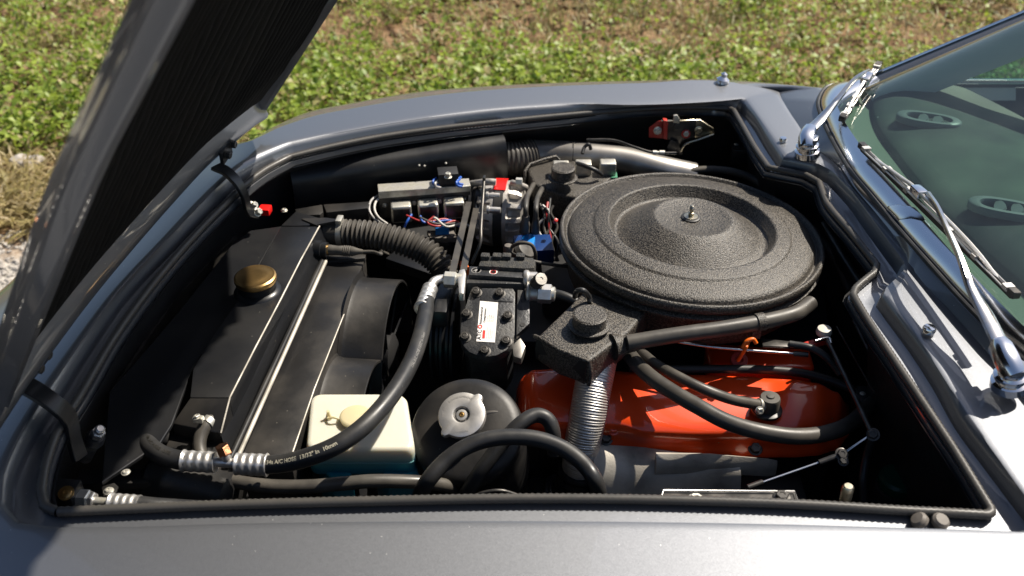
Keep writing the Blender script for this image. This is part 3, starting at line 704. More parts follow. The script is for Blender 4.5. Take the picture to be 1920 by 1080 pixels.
# washer jets and panel screws
for (px, py, z, r) in ((1741, 622, .908, .0085), (1468, 264, .905, .0065)):
    g = G(); p = P(px, py, z); g.lathe(p, Z3, [(r, 0), (r, r * .7), (r * .85, r * .95), (0, r)], 24); part('washer_jet', g, 'chrome', car)
bolt(car, P(1533, 344, .864), Z3, .003, 'zinc', 'screw', .5, 'round')
p = P(1352, 163, .888); g = G(); g.lathe(p, V3(.12, 0, 1), [(.016, 0), (.016, .003), (.010, .004), (.0095, .012), (.013, .013), (.013, .017), (.006, .022), (.0065, .028), (.002, .031)], 28)
part('aerial_base', g, 'chrome', car, 'small chrome cone standing on the far wing', sharp=30)
# bump stops on the near channel
for (px, py, z, r) in ((1584, 938, .872, .0065),):
    g = G(); g.lathe(P(px, py, z - .01), V3(0, 0, 1), [(r, 0), (r, .02), (r * .7, .023)], 20); part('bump_stop', g, 'yellow_zinc', car)
for px, ax in ((1732, V3(-.55, .1, .6)), (1756, V3(.15, -.2, .9))):
    g = G(); g.lathe(P(px, 985, .866), ax, [(.003, 0), (.003, .004), (.0095, .006), (.0095, .011), (.007, .014), (0, .0145)], 28); part('bump_stop', g, 'boot_rubber', car)

# ================================================================ engine bay
TILT = lambda a, b: Vector((a, b, 1)).normalized()
def hose(name, pix, rpx, m, label, cat='hose', z=None, n=18, sub=8, rf=None, step=None, group=None, r=None, as_part=None, cap=True):
    pts = PL(pix, z); r = r or rp(rpx, pts[len(pts) // 2]); g = G(); g.tube(pts, r, n=n, sub=sub, rf=rf, step=step, cap=cap)
    if as_part: return part(name, g, m, as_part, label), pts, r
    return solo(name, g, m, label, cat, group, sharp=60), pts, r
def those(pix, rpx, m, name, label, cat='hose', z=None, r=None, group=None, **kw):
    "a hose that is a thing with parts"
    pts = PL(pix, z); r = r or rp(rpx, pts[len(pts) // 2]); c = sum(pts, V3(0, 0, 0)) / len(pts); c.z = min(p.z for p in pts) - r
    t = thing(name, label, cat, c, group); g = G(); g.tube(pts, r, **kw); part('hose_wall', g, m, t, sharp=60); return t, pts, r
def poly(pix, z, h, bevel=.002): pass

# ---- radiator --------------------------------------------------------------
rad = thing('radiator', 'black radiator with brass filler cap and two fan shrouds at the front', 'radiator', P(480, 640, .50))
g = G(); g.prism(PL([(470, 432), (528, 424), (481, 504), (440, 572), (360, 692), (322, 795), (300, 830), (190, 905), (205, 735), (330, 590), (440, 452)], .808), .006)
part('top_plate', g, 'satin_black_paint', rad, bevel=.001, seg=1)
g = G(); g.prism(PL([(527, 423), (555, 396), (610, 412), (600, 424)], .812), .03); part('top_plate', g, 'satin_black_paint', rad, bevel=.001)
# header tank: flat top, chamfered near end
t_ = PL([(526, 424), (598, 424), (564, 487), (527, 560), (478, 653), (430, 745), (356, 745), (362, 690), (400, 628), (440, 570), (481, 504)], .822)
g = G(); g.prism(t_, .12); part('header_tank', g, 'satin_black_paint', rad, bevel=.0025)
e = [P(356, 746, .8215), P(430, 746, .8215), P(412, 812, .795), P(322, 795, .795)]
g = G(); g.prism(e, .14); part('tank_end', g, 'dusty_black_paint', rad, bevel=.002)
g = G(); g.tube([P(599, 424, .822), P(564, 487, .822), P(527, 560, .822), P(478, 653, .822), P(431, 745, .822), P(414, 812, .796)], .0013, n=8, smooth=False); part('weld_seam', g, 'dull_steel', rad)
g = G(); g.prism(PL([(565, 410), (598, 424), (594, 421), (640, 412), (610, 408)], .824), .004); part('tank_flange', g, 'dusty_black_paint', rad)
# filler neck and brass cap
cp = P(483, 545, .822)
g = G(); g.lathe(cp, Z3, [(.036, 0), (.034, .003), (.029, .005), (.029, .016), (.031, .018)], 48); part('filler_neck', g, 'satin_black_paint', rad)
g = G(); g.lathe(cp + Z3 * .017, Z3, [(.027, 0), (.0305, .001), (.0320, .005), (.0315, .0095), (.029, .0115), (.026, .0115), (.020, .0130), (.010, .0138), (0, .014)], 56); part('filler_cap', g, 'brass', rad, 'round brass filler cap')
# tank side, seam strips and flat shroud plate
g = G(); g.prism([P(600, 426, .818), P(616, 426, .80), P(606, 490, .785), P(520, 640, .785), P(428, 860, .785), P(414, 812, .790), P(431, 745, .818)], .10); part('tank_side', g, 'satin_black_paint', rad, bevel=.002)
for k, (a, b, r_) in enumerate((((604, 490), (432, 860), .0042), ((611, 490), (444, 862), .0030))):
    g = G(); g.tube([P(*a, .79), P(*b, .79)], r_, n=12, sub=1); part('seam_strip', g, 'dull_steel' if k else 'dusty_black_paint', rad)
sp_ = PL([(612, 492), (686, 482), (662, 540), (600, 700), (588, 730), (545, 856), (450, 862)], .780)
g = G(); g.prism(sp_, .10); part('shroud_plate', g, 'dusty_black_paint', rad, bevel=.002)
g = G(); g.tube([P(664, 541, .781), P(601, 700, .781), P(589, 730, .781), P(546, 856, .781)], .0011, n=8, smooth=False); part('folded_edge', g, 'dull_steel', rad)
g = G(); g.prism(PL([(588, 473), (618, 473), (686, 477), (684, 484), (612, 490)], .786), .01); part('top_rail', g, 'dusty_black_paint', rad, bevel=.001)
# fan shroud rings: short cylinders whose axis runs to the rear
def ringc(px, py, z, rad_, wid, nm, a0=-20, a1=200, m='dusty_black_paint'):
    "top of the ring lies at the pixel"
    c = P(px, py, z) - Z3 * rad_; g = G(); rs = []
    for u_, dr in ((-wid / 2 - .004, .010), (-wid / 2, .002), (-wid / 2 + .006, 0), (wid / 2 - .001, 0), (wid / 2, -.001), (wid / 2, -.004), (-wid / 2, -.004)):
        rs.append([c + U * u_ + (V * math.cos(R(a)) + Z3 * math.sin(R(a))) * (rad_ + dr) for a in np.linspace(a0, a1, 57)])
    g.loft(rs, closed=False); o = part(nm, g, m, rad, sharp=40)
    return c
c1 = ringc(700, 548, .787, .125, .064, 'fan_shroud'); c2 = ringc(652, 705, .760, .115, .064, 'fan_shroud')
def fan(c, r, label, nb=7):
    f = thing('cooling_fan', label, 'fan', c - Z3 * r, 'electric cooling fans')
    g = G(); g.lathe(c - U * .02, U, [(.032, 0), (.036, .01), (.036, .03), (.025, .036), (0, .036)], 32); part('fan_hub', g, 'bay_black', f)
    for k in range(nb):
        a = 2 * math.pi * k / nb; d = V * math.cos(a) + Z3 * math.sin(a); q = U.cross(d)
        g = G(); rs = []
        for rr in np.linspace(.034, r - .008, 6):
            w = .016 + .25 * (rr - .03); rs.append([c + d * rr + q * w * s_ + U * (s_ * w * .5 - .002) for s_ in (-1, -.3, .3, 1)] + [c + d * rr + q * w * s_ + U * (s_ * w * .5 + .001) for s_ in (1, .3, -.3, -1)])
        g.loft(rs, True, True); part('fan_blade', g, 'satin_black_paint', f)
    return f
fan(c1 + U * .012, .122, 'black cooling fan inside the far shroud ring of the radiator'); fan(c2 + U * .012, .112, 'black cooling fan inside the near shroud ring of the radiator')
# outlet neck with hose
neck = P(598, 436, .795)
g = G(); g.lathe(neck - U * .01, U, [(.024, 0), (.024, .008), (.0195, .010), (.0195, .05)], 32); part('outlet_neck', g, 'satin_black_paint', rad)
g = G(); g.lathe(P(590, 468, .800), U, [(.016, 0), (.016, .012), (.0135, .013), (.0135, .022)], 28); part('sensor_boss', g, 'satin_black_paint', rad)
pl = P(605, 468, .800)
sen = thing('temperature_sensor', 'brass temperature sensor with ribbed black plug screwed into the radiator', 'sensor', pl - Z3 * .01)
g = G(); g.hexa(pl, U, .0115, .008); g.lathe(pl - U * .003, U, [(.009, 0), (.009, .014)], 20); part('hex_nut', g, 'brass', sen, sharp=25)
g = G(); g.lathe(pl + U * .008, U, [(.0085, 0), (.009, .004), (.0085, .010), (.0078, .018), (.0085, .026)] + [(.0095 if k % 2 else .0080, .027 + k * .0016) for k in range(9)] + [(.0085, .042), (.006, .050), (.0045, .056), (.004, .060)], 24); part('plug', g, 'dusty_rubber', sen)
g = G(); g.tube([pl + U * .066, pl + U * .085 + Z3 * .001, pl + U * .10 - V * .004, P(712, 470, .76), P(730, 478, .72)], .0028, n=10); part('wire', g, 'dusty_rubber', sen)
# far side rail
rail = thing('crossmember', 'black folded steel rail running along the far side of the radiator', 'rail', P(630, 400, .70))
g = G(); g.prism(PL([(552, 392), (604, 383), (606, 397), (600, 402), (562, 404)], .80), .03); part('rail_section', g, 'dusty_black_paint', rail, bevel=.002)
g = G(); g.prism(PL([(606, 383), (697, 377), (690, 390), (612, 398)], .80), .03); part('rail_section', g, 'dusty_black_paint', rail, bevel=.002)
bolt(rail, P(533, 395, .813), Z3, .004, 'zinc', 'bolt')
g = G(); g.box(P(497, 394, .82), .020, .02, .012); solo('end_cap', g, 'red_tape', 'small red cap beside the far bonnet hinge strap', 'cap', bevel=.002)
# front panel edge in the gap ahead of the radiator
g = G(); g.prism(PL([(438, 441), (443, 441), (330, 560), (208, 738), (203, 738), (323, 560)], .78), .04); solo('condenser', g, 'dark_steel', 'thin steel top edge of the condenser in the dark gap ahead of the radiator', 'condenser')
# lower left end of radiator
g = G(); g.prism(PL([(330, 796), (415, 812), (408, 850), (310, 838)], .775), .10); part('side_plate', g, 'dusty_black_paint', rad, bevel=.002)
rec = thing('receiver_drier', 'black cylinder lying under the hoses below the near end of the radiator', 'cylinder', P(340, 915, .60))
a_, b_ = P(292, 892, .755), P(430, 930, .745); d_ = (b_ - a_).normalized()
g = G(); g.lathe(a_, d_, [(.010, -.012), (.028, -.006), (.033, 0), (.033, .02), (.0338, .022), (.0338, .03), (.033, .032), (.033, (b_ - a_).length), (.02, (b_ - a_).length + .01)], 40); part('shell', g, 'dusty_black_paint', rec)

# ---- corrugated top hose ---------------------------------------------------
ch, pts, r_ = those([(612, 436, .795), (650, 437, .797), (700, 440, .797), (750, 452, .79), (795, 470, .778), (825, 495, .762), (838, 520, .745)], 23.5, 'dusty_rubber', 'corrugated_hose', 'fat black corrugated coolant hose curving from the radiator to the engine', r=.0215, n=28, step=.0011,
    rf=lambda i, t: (1.0 if t < .14 or t > .985 else 1.0 + .13 * math.sin(i * .86)) * 1.0)
g = G(); q = P(634, 436, .796); g.lathe(q, U, [(.0225, 0), (.0235, .0005), (.0235, .0095), (.0225, .010)], 40); part('hose_clamp', g, 'zinc', ch)
g = G(); g.box(q + Z3 * .026 + U * .005, .010, .020, .007); part('clamp_screw', g, 'zinc', ch, bevel=.001)

# ---- A/C hose --------------------------------------------------------------
ac, pts, r_ = those([(800, 556, .825), (797, 590, .832), (787, 635, .838), (768, 685, .842), (735, 740, .845), (690, 792, .845), (640, 830, .838), (590, 853, .828), (540, 867, .815), (496, 872, .806)], 17.5, 'rubber', 'refrigerant_hose', 'thick black refrigerant hose sweeping over the washer bottle with printed lettering', n=28)
ACP = cr(pts, 12); ACR = r_
def on_hose(path, r, s0, ang0, rev=False):
    L = [0]
    for a, b in zip(path, path[1:]): L.append(L[-1] + (b - a).length)
    def fn(x, y, lift):
        s = s0 + (-x if rev else x); j = 0
        s = min(max(s, 0), L[-1] - 1e-6)
        while j < len(L) - 2 and L[j + 1] < s: j += 1
        t = (path[j + 1] - path[j]).normalized(); p = path[j].lerp(path[j + 1], (s - L[j]) / (L[j + 1] - L[j]))
        up = (CAM - p).normalized(); up = (up - t * up.dot(t)).normalized(); sd = up.cross(t).normalized()
        if rev: sd = -sd
        a = ang0 + y / r; return p + (up * math.cos(a) + sd * math.sin(a)) * (r + lift + .0002)
    return fn, L[-1]
fn, LL = on_hose(ACP, ACR, 0, 0)
fn, _ = on_hose(ACP, ACR, LL - .006, .05, True)
for k, (s_, lab) in enumerate((('134a A/C HOSE  13/32" in  10mm', 0),)):
    g, w = text_g(s_, .0068, fn, .00022); part('printed_lettering', g, 'print_cream', ac)
fn, _ = on_hose(ACP, ACR, .20, -.45, True)
g, w = text_g('134a A/C HOSE 13/32" in 10mm', .006, fn); part('printed_lettering', g, 'print_grey', ac)
def ferrule(parent, a, b, r, n=4):
    d = (b - a).normalized(); L = (b - a).length; g = G(); N_ = 32; rs = []; m = 48; x, y, z = frame(d)
    for i in range(m + 1):
        t = i / m; k = 1 + .05 * math.cos(t * n * 2 * math.pi)
        rs.append([a + d * (L * t) + (x * math.cos(q_) + y * math.sin(q_)) * r * (k + .035 * math.cos(q_ * 8) * (.5 - .5 * math.cos(t * n * 2 * math.pi))) for q_ in [2 * math.pi * j / N_ for j in range(N_)]])
    g.loft(rs, True, True); g.lathe(a - d * .0015, d, [(r * 1.02, 0), (r * 1.10, .0008), (r * 1.10, .0022), (r * 1.0, .003)], 32); return part('ferrule', g, 'aluminium', parent, sharp=60)
ferrule(ac, P(792, 578, .83), P(806, 542, .824), .0118)
g = G(); g.tube([P(806, 545, .824), P(812, 530, .826), P(824, 524, .826), P(838, 523, .826)], .0072, n=18); part('elbow_pipe', g, 'aluminium', ac)
ferrule(ac, P(500, 872, .806), P(443, 870, .806), .0135)
a_ = P(445, 869, .806); b_ = P(402, 866, .806)
g = G(); g.tube([a_, a_.lerp(b_, .5), b_], .0062, n=18); part('joint_pipe', g, 'aluminium', ac)
g = G(); g.lathe(P(428, 866, .806), (P(419, 848, .822) - P(428, 866, .806)), [(.006, 0), (.006, .014), (.0045, .016), (.0045, .02)], 20); part('service_port', g, 'aluminium', ac)
g = G(); g.hexa(P(422, 852, .817), (P(419, 843, .824) - P(424, 855, .815)), .0088, .013); part('service_cap', g, 'copper', ac, sharp=25)
ferrule(ac, P(344, 864, .806), P(405, 867, .806), .0130)
g = G(); h2p = [P(352, 865, .806), P(325, 860, .806), (P(298, 850, .806)), P(280, 836, .802), P(276, 824, .790), P(290, 819, .775), P(312, 826, .755)]
g.tube(h2p, .0122, n=24, sub=8); part('hose_wall', g, 'rubber', ac)
fn, LL = on_hose(cr(h2p, 12), .0122, .075, .3, True)
g, w = text_g('134a A/C HOSE 13/32', .006, fn); part('printed_lettering', g, 'yellow_zinc', ac)

# ---- overflow hose, brownish -----------------------------------------------
oh, pts, r_ = those([(416, 772, .80), (402, 782, .80), (386, 798, .798), (375, 822, .79), (376, 850, .78), (395, 880, .77), (430, 900, .765), (500, 911, .765), (580, 912, .765), (650, 906, .765), (708, 902, .765), (800, 905, .75), (860, 915, .72)], 12, 'grey_hose_rubber', 'overflow_hose', 'thin brownish rubber hose clamped to the near end of the radiator', r=.0090, n=20)
q = pts[2]; g = G(); g.lathe(pts[1].lerp(pts[2], .4), pts[2] - pts[1], [(.0105, 0), (.0105, .008)], 28); part('hose_clamp', g, 'zinc', oh)
g = G(); g.box(P(372, 786, .812), .013, .008, .008); part('clamp_screw', g, 'zinc', oh, bevel=.001); bolt(oh, P(370, 783, .818), V3(-.2, .2, 1).normalized(), .004, 'zinc', 'screw', .8)
g = G(); g.tube([P(424, 760, .806), P(418, 768, .803), P(408, 778, .80)], .0062, n=16); part('nipple', g, 'satin_black_paint', oh)

# ---- washer bottle -----------------------------------------------------------
wb = thing('washer_bottle', 'milky white plastic washer bottle half full of blue fluid', 'bottle', P(680, 880, .575) - Z3 * .0)
def rr_poly(pix, z, rad_, n=6):
    p = PL(pix, z); out = []
    for i in range(len(p)):
        a, b, c = p[i - 1], p[i], p[(i + 1) % len(p)]; d1 = (a - b).normalized(); d2 = (c - b).normalized()
        s_, e_ = b + d1 * rad_, b + d2 * rad_
        for k in range(n + 1):
            t = k / n; out.append(s_ * (1 - t) ** 2 + b * 2 * t * (1 - t) + e_ * t * t)
    return out
top = rr_poly([(583, 741), (762, 741), (779, 846), (573, 846)], .770, .016)
cc = sum(top, V3(0, 0, 0)) / len(top); g = G(); rs = []
for k, dz_ in ((.90, .0035), (.96, .003), (1, -.002), (1.005, -.010), (1.0, -.03), (1.0, -.045), (1.015, -.047), (1.015, -.050), (.995, -.053), (.985, -.060), (.96, -.068)):
    rs.append([cc + (p - cc) * k + Z3 * dz_ + V * max(0, -.04 - dz_) * .75 for p in top])
g.loft(rs, True, True); part('bottle_body', g, 'milky_plastic', wb, sharp=60)
c = P(668, 787, .775)
g = G(); g.lathe(c, Z3, [(.018, -.004), (.018, .003), (.0215, .0035), (.0220, .007), (.0205, .0085), (.018, .0092), (0, .0095)], 40)
g.box(c + V3(.022, .004, .006), .012, .010, .003); part('filler_cap', g, 'cap_plastic', wb, sharp=40)
g = G(); g.tube([c + V3(-.021, -.004, .005), c + V3(-.030, -.004, .008), c + V3(-.037, -.002, .004), c + V3(-.040, .004, .002)], .0018, n=8); g.lathe(P(617, 786, .772), Z3, [(.0045, 0), (.0045, .004), (.002, .012), (.0025, .015)], 14); part('cap_strap', g, 'cap_plastic', wb)
for ft in ([(592, 856), (648, 856), (664, 904), (622, 904)], [(700, 856), (776, 856), (792, 904), (726, 904)]):
    g = G(); g.prism(PL(ft, .728), .10); part('bottle_foot', g, 'milky_plastic', wb, bevel=.005, seg=3)
g = G(); sl_ = [cc + (p - cc) * 1.004 + Z3 * -.022 for p in top]; g.tube(sl_ + [sl_[0]], .0009, n=6, smooth=False); part('mould_seam', g, 'milky_plastic', wb)

# ---- round black pressure tank -------------------------------------------------
an = V3(-.10, -.46, .88).normalized(); c = P(874, 806, .775)
tk = thing('expansion_tank', 'round black expansion tank with silver pressure cap beside the washer bottle', 'tank', c - Z3 * .15)
RT = rp(108, c)
g = G(); g.lathe(c, an, [(RT * .93, -.16), (RT * .96, -.06), (RT * .985, -.022), (RT, -.014), (RT * .985, -.006), (RT * .955, -.001), (RT * .8, .003), (RT * .5, .006), (RT * .30, .0065)], 72); part('tank_shell', g, 'dusty_black_paint', tk, sharp=60)
cpc = P(866, 778, .806); g = G(); g.lathe(cpc - an * .022, an, [(.026, 0), (.026, .020)], 40); part('filler_neck', g, 'satin_black_paint', tk)
rc = rp(45, cpc); x, y, _ = frame(an); g = G(); rs = []
def ear(a):
    d0 = abs((math.degrees(a) - E0 + 180) % 180); d0 = min(d0, 180 - d0); return .17 * math.exp(-(d0 / 9) ** 4) if d0 < 40 else 0
# ears point to the upper right and lower left in the photograph
er = (P(912, 748, .80) - cpc); E0 = math.degrees(math.atan2(er.dot(y), er.dot(x))) % 180
for k, h in ((1.0, -.006), (1.0, 0), (.975, .002), (.93, .0026), (.45, .0034), (.36, .0028), (.31, -.002), (.24, -.002), (.235, .001), (.13, .0014), (.12, .0), (.0, .0)):
    rs.append([cpc + an * h + (x * math.cos(a) + y * math.sin(a)) * rc * k * (1 + (ear(a) if k > .9 else 0)) for a in [2 * math.pi * j / 120 for j in range(120)]])
g.loft(rs, True, True); pc = part('pressure_cap', g, 'aluminium', tk, 'silver two-eared pressure cap', sharp=40)
g = G(); g.lathe(cpc + an * .0004, an, [(rc * .11, 0), (rc * .11, .0012), (rc * .06, .0016), (rc * .05, .0004)], 20); part('rivet', g, 'brass', pc)
def arc_text(s_, size, r, a_mid, flip=False):
    up_im = (UP - an * UP.dot(an)).normalized(); rt = up_im.cross(an).normalized()
    w = text_g(s_, size, lambda *a: Vector(), 0)[1]
    def fn(xx, yy, lift):
        a = R(a_mid) + ((w / 2 - xx) if not flip else (xx - w / 2)) / r; q = r + (yy if not flip else -yy)
        return cpc + an * (.0026 + .0006) + (rt * math.cos(a) + up_im * math.sin(a)) * q
    return text_g(s_, size, fn, .0001)[0]
part('embossed_lettering', arc_text('TEST COOL BEFORE OPENING', .0040, rc * .74, 125), 'aluminium', pc)
part('embossed_lettering', arc_text('OPENING', .0040, rc * .80, 275, True), 'aluminium', pc)
g = G(); g.tube([P(905, 776, .79), P(930, 774, .79), (P(965, 778, .785)), P(990, 790, .77)], .0042, n=14); part('overflow_pipe', g, 'dark_steel', tk)

# ---- loops of black hose in front ------------------------------------------------
hose('heater_hose', [(783, 940, .74), (800, 905, .79), (838, 862, .81), (885, 833, .822), (940, 820, .826), (1000, 822, .824), (1050, 838, .818), (1090, 866, .81), (1115, 900, .80), (1127, 940, .76)], 15.5, 'rubber', 'black rubber hose arching in front of the round tank nearest the wing', z=None, r=.0104, group=None)
hose('heater_hose', [(868, 935, .72), (900, 885, .76), (940, 832, .79), (975, 795, .808), (1003, 779, .812), (1025, 785, .808), (1036, 806, .795), (1040, 850, .76)], 14, 'rubber', 'black rubber hose looped just behind the arching one beside the foil duct', r=.0100)
hose('bonnet_cable', [(880, 935, .80), (905, 924, .81), (940, 920, .812), (975, 930, .80)], 3, 'dark_steel', 'thin shiny cable behind the rubber seal under the hose loops', 'cable', r=.0022)

# ---- foil duct and elbow -------------------------------------------------------------
fd, pts, r_ = those([(1122, 672, .775), (1112, 725, .75), (1100, 790, .71), (1090, 845, .665), (1086, 885, .62)], 36, 'duct_foil', 'heat_duct', 'ribbed silver foil duct dropping from the near air intake', r=.0275, n=40, step=.00065, cap=False,
    rf=lambda i, t: (1.0 + .022 * math.sin(i * 1.15)) * (1.0 - .06 * t))
g = G(); rs = []
el = cr([P(1088, 878, .63), P(1082, 905, .60), P(1060, 925, .57), P(1020, 930, .55), P(975, 920, .53)], 10); el, _ = resample(el, .0025)
g.tube(el, .032, n=32, smooth=False, rf=lambda i, t: 1 + .05 * math.sin(i * 1.0)); solo('intake_elbow', g, 'satin_black_paint', 'dark ribbed elbow at the foot of the silver foil duct', 'elbow')

# ---- engine: block, rocker covers ---------------------------------------------------------
eng = thing('engine', 'V8 engine with glossy orange rocker covers under the air cleaner', 'engine', P(1250, 640, .40))
g = G(); g.prism([P(905, 640, .62), P(1560, 660, .62), P(1560, 850, .62), P(985, 838, .62)], .2); g.prism(PL([(950, 480), (1540, 480), (1560, 640), (930, 640)], .66), .2); part('engine_block', g, 'bay_black', eng, bevel=.01)
def cover(stn, zt, zf, zl, nm, lab, slope_z=0):
    "stn: x, y_back, y_front_top, y_flange"
    g = G(); rs = []
    xs_ = [q[0] for q in stn]
    for x_ in np.linspace(xs_[0], xs_[-1], 90):
        k = max(i for i in range(len(xs_)) if xs_[i] <= x_ + 1e-6); k = min(k, len(xs_) - 2); t = (x_ - xs_[k]) / (xs_[k + 1] - xs_[k]); t = t * t * (3 - 2 * t)
        q = [a + (b - a) * t for a, b in zip(stn[k][1:], stn[k + 1][1:])]
        sc = q[3] if len(q) > 3 else 1
        b = P(x_, q[0], zl + (zt - zl) * sc); f = P(x_, q[1], zl + (zf - zl) * sc); l = P(x_, q[2], zl)
        back = b + V * .012; back.z = zl
        prof = [back + V * .004, back, back.lerp(b, .7), b + V * .004 - Z3 * .006, b, b.lerp(f, .12) + Z3 * .003 * sc, b.lerp(f, .5) + Z3 * .006 * sc, b.lerp(f, .88) + Z3 * .004 * sc, f, f.lerp(l, .10) - V * .004 - Z3 * .002, f.lerp(l, .22) - Z3 * .010 * sc - V * .001, f.lerp(l, .55) + V * .003 - Z3 * .006, f.lerp(l, .82) + V * .002 - Z3 * .002, l, l - Z3 * .005, l - Z3 * .005 + V * .02]
        rs.append(prof)
    g.loft(rs, closed=False)
    g.add(rs[0], [tuple(range(len(rs[0])))]); g.add(rs[-1], [tuple(range(len(rs[-1])))])
    return part(nm, g, 'orange_enamel', eng, lab, sharp=70)
rc1 = cover([(968, 728, 790, 812, .25), (980, 706, 786, 818, .85), (1000, 694, 786, 823, 1), (1060, 690, 788, 830, 1), (1150, 696, 790, 838, 1), (1215, 700, 806, 842, 1), (1300, 703, 808, 848, 1), (1400, 706, 806, 852, 1), (1440, 710, 806, 853, 1), (1490, 712, 800, 853, 1.12), (1530, 718, 795, 850, 1.12), (1570, 735, 790, 840, .9), (1592, 760, 790, 815, .3)], .735, .712, .672, 'rocker_cover', 'glossy orange rocker cover on the near bank')
for px, py in ((1136, 823), (1416, 842)): bolt(rc1, P(px, py, .680), V3(0, -.4, .9).normalized(), .0072, 'dark_steel', 'cover_bolt', .9)
bolt(rc1, P(1150, 806, .695), V3(0, -.4, .9).normalized(), .006, 'orange_enamel', 'cover_bolt', .9)
g = G(); g.lathe(P(1437, 770, .730), Z3, [(.022, 0), (.022, .004), (.017, .006)], 32); part('grommet', g, 'rubber', rc1)
g = G(); g.lathe(P(1440, 768, .733), Z3, [(.0150, 0), (.0150, .020), (.0135, .024), (.006, .0245), (.005, .0265), (0, .027)], 32); part('breather_elbow', g, 'dusty_rubber', rc1)
g = G(); g.prism(PL([(1322, 640), (1520, 652), (1530, 690), (1330, 685)], .70), .05); part('rocker_cover', g, 'orange_enamel', eng, 'orange rocker cover edge deep under the air cleaner', bevel=.01, seg=4)
g = G(); g.lathe(P(1385, 677, .735), V3(0, -.5, .85), [(.013, 0), (.013, .006), (.006, .007), (.004, .003)], 24); part('lifting_eye', g, 'red_oxide', eng)
# intake and hidden dark masses
g = G(); g.prism(PL([(1010, 470), (1140, 470), (1160, 560), (1020, 560)], .70), .12); part('intake_manifold', g, 'bay_black', eng, bevel=.01)

# ---- exhaust heat shroud --------------------------------------------------------------------
hs = thing('heat_shroud', 'pressed grey steel heat shroud below the near rocker cover', 'heat shroud', P(1250, 890, .52))
g = G(); rs = []
for x_, y0, y1 in ((1112, 838, 935), (1122, 836, 938), (1128, 838, 940), (1200, 842, 940), (1300, 856, 940), (1340, 866, 940), (1385, 874, 940)):
    a, b = P(x_, y0, .668), P(x_, y1, .615); w = 1.12 if x_ in (1122, 1128) else 1
    rs.append([a.lerp(b, t) + V3(0, -.3, .9) * (.020 * w * math.sin(math.pi * min(1, .12 + t * .75))) for t in np.linspace(0, 1, 14)] + [b - Z3 * .05])
g.loft(rs, closed=False); part('pressing', g, 'dull_steel', hs, sharp=70)
g = G(); rs = []
for x_, y0, y1 in ((1230, 848, 880), (1330, 850, 878), (1440, 860, 884), (1456, 865, 882)):
    a, b = P(x_, y0, .684), P(x_, y1, .668); rs.append([a, a.lerp(b, .3) + Z3 * .007, a.lerp(b, .8) + Z3 * .007, b, b - Z3 * .01, a - Z3 * .02])
g.loft(rs, True, True); part('flange_cover', g, 'dull_steel', hs, sharp=50)
g = G(); g.prism(PL([(1385, 878), (1500, 880), (1520, 945), (1385, 945)], .63), .05); part('manifold_cover', g, 'bay_black', hs, bevel=.01)

# ---- hoses over the rocker cover ------------------------------------------------------------
hose('coolant_hose', [(1150, 610, .760), (1178, 662, .775), (1212, 700, .785), (1258, 733, .790), (1312, 764, .790), (1362, 790, .785), (1420, 808, .780), (1490, 818, .770), (1550, 812, .760), (1600, 790, .740), (1650, 740, .700)], 16, 'grey_hose_rubber', 'thick black hose running diagonally over the orange rocker cover', r=.0112, n=24)
bh, pts, r_ = those([(1196, 655, .775), (1230, 683, .780), (1282, 712, .785), (1330, 734, .780), (1376, 750, .765), (1424, 759, .748)], 10, 'grey_hose_rubber', 'breather_hose', 'thinner hose clamped to the breather on the orange rocker cover', r=.0078, n=20)
d_ = (pts[-1] - pts[-2]).normalized(); g = G(); g.lathe(pts[-1] - d_ * .003, d_, [(.009, 0), (.0095, .0005), (.0095, .008), (.009, .009)], 24); part('hose_clamp', g, 'zinc', bh)
bolt(bh, P(1424, 770, .750), V3(.1, -.8, .4).normalized(), .0045, 'zinc', 'clamp_screw', .9)
g = G(); g.tube([pts[-1] - d_ * .01, pts[-1] + d_ * .02], .0066, n=16); part('breather_stub', g, 'dark_steel', bh)
hose('fuel_hose', [(1180, 690, .740), (1260, 692, .740), (1350, 692, .738), (1450, 694, .735), (1530, 705, .730), (1600, 730, .720)], 8, 'rubber', 'narrow black hose lying straight along the back of the orange rocker cover', r=.0066)

# ---- air cleaner ------------------------------------------------------------------------------
AC = P(1295, 437, .842); KA = 1.018
air = thing('air_cleaner', 'large round air cleaner in black wrinkle paint on top of the engine', 'air cleaner', AC - Z3 * .09)
lid = [(.1960, -.016), (.2070, -.0145), (.2098, -.009), (.2100, -.003), (.2085, .001), (.2055, .002), (.2030, .000), (.2000, -.007), (.1975, -.0085), (.1955, -.0075), (.1940, -.002), (.1925, .0005), (.185, .0035), (.170, .0075), (.1585, .0098), (.1570, .0100), (.1555, .0125), (.1530, .0135), (.145, .0150), (.135, .0170),
       (.1325, .0172), (.1305, .0150), (.1230, -.0010), (.1195, -.0040), (.1160, -.0036), (.105, .0040), (.09, .0140), (.075, .0235), (.0640, .0300), (.0610, .0310), (.0580, .0303), (.045, .0275), (.03, .0262), (.012, .0258), (0, .0258)]
tiltn = V3(.03, .02, 1).normalized()
g = G(); g.lathe(AC, tiltn, [(a * KA, b * KA) for a, b in lid], 160); part('lid', g, 'crackle_black', air, sharp=70)
g = G(); g.lathe(AC, tiltn, [(a * KA, b * KA) for a, b in [(.180, -.085), (.1900, -.080), (.1940, -.070), (.1940, -.034), (.196, -.030), (.2050, -.0275), (.2090, -.0255), (.2095, -.0215), (.2060, -.0190), (.1970, -.0180), (.1950, -.017), (.1950, -.014)]], 160); part('housing', g, 'crackle_black', air, sharp=60)
wn_ = AC + tiltn * (.0258 * KA) + V3(-.003, .003, 0)
g = G(); g.lathe(wn_, Z3, [(.0155, 0), (.0155, .0022), (.0145, .003), (.011, .0031)], 40); part('rubber_washer', g, 'rubber', air)
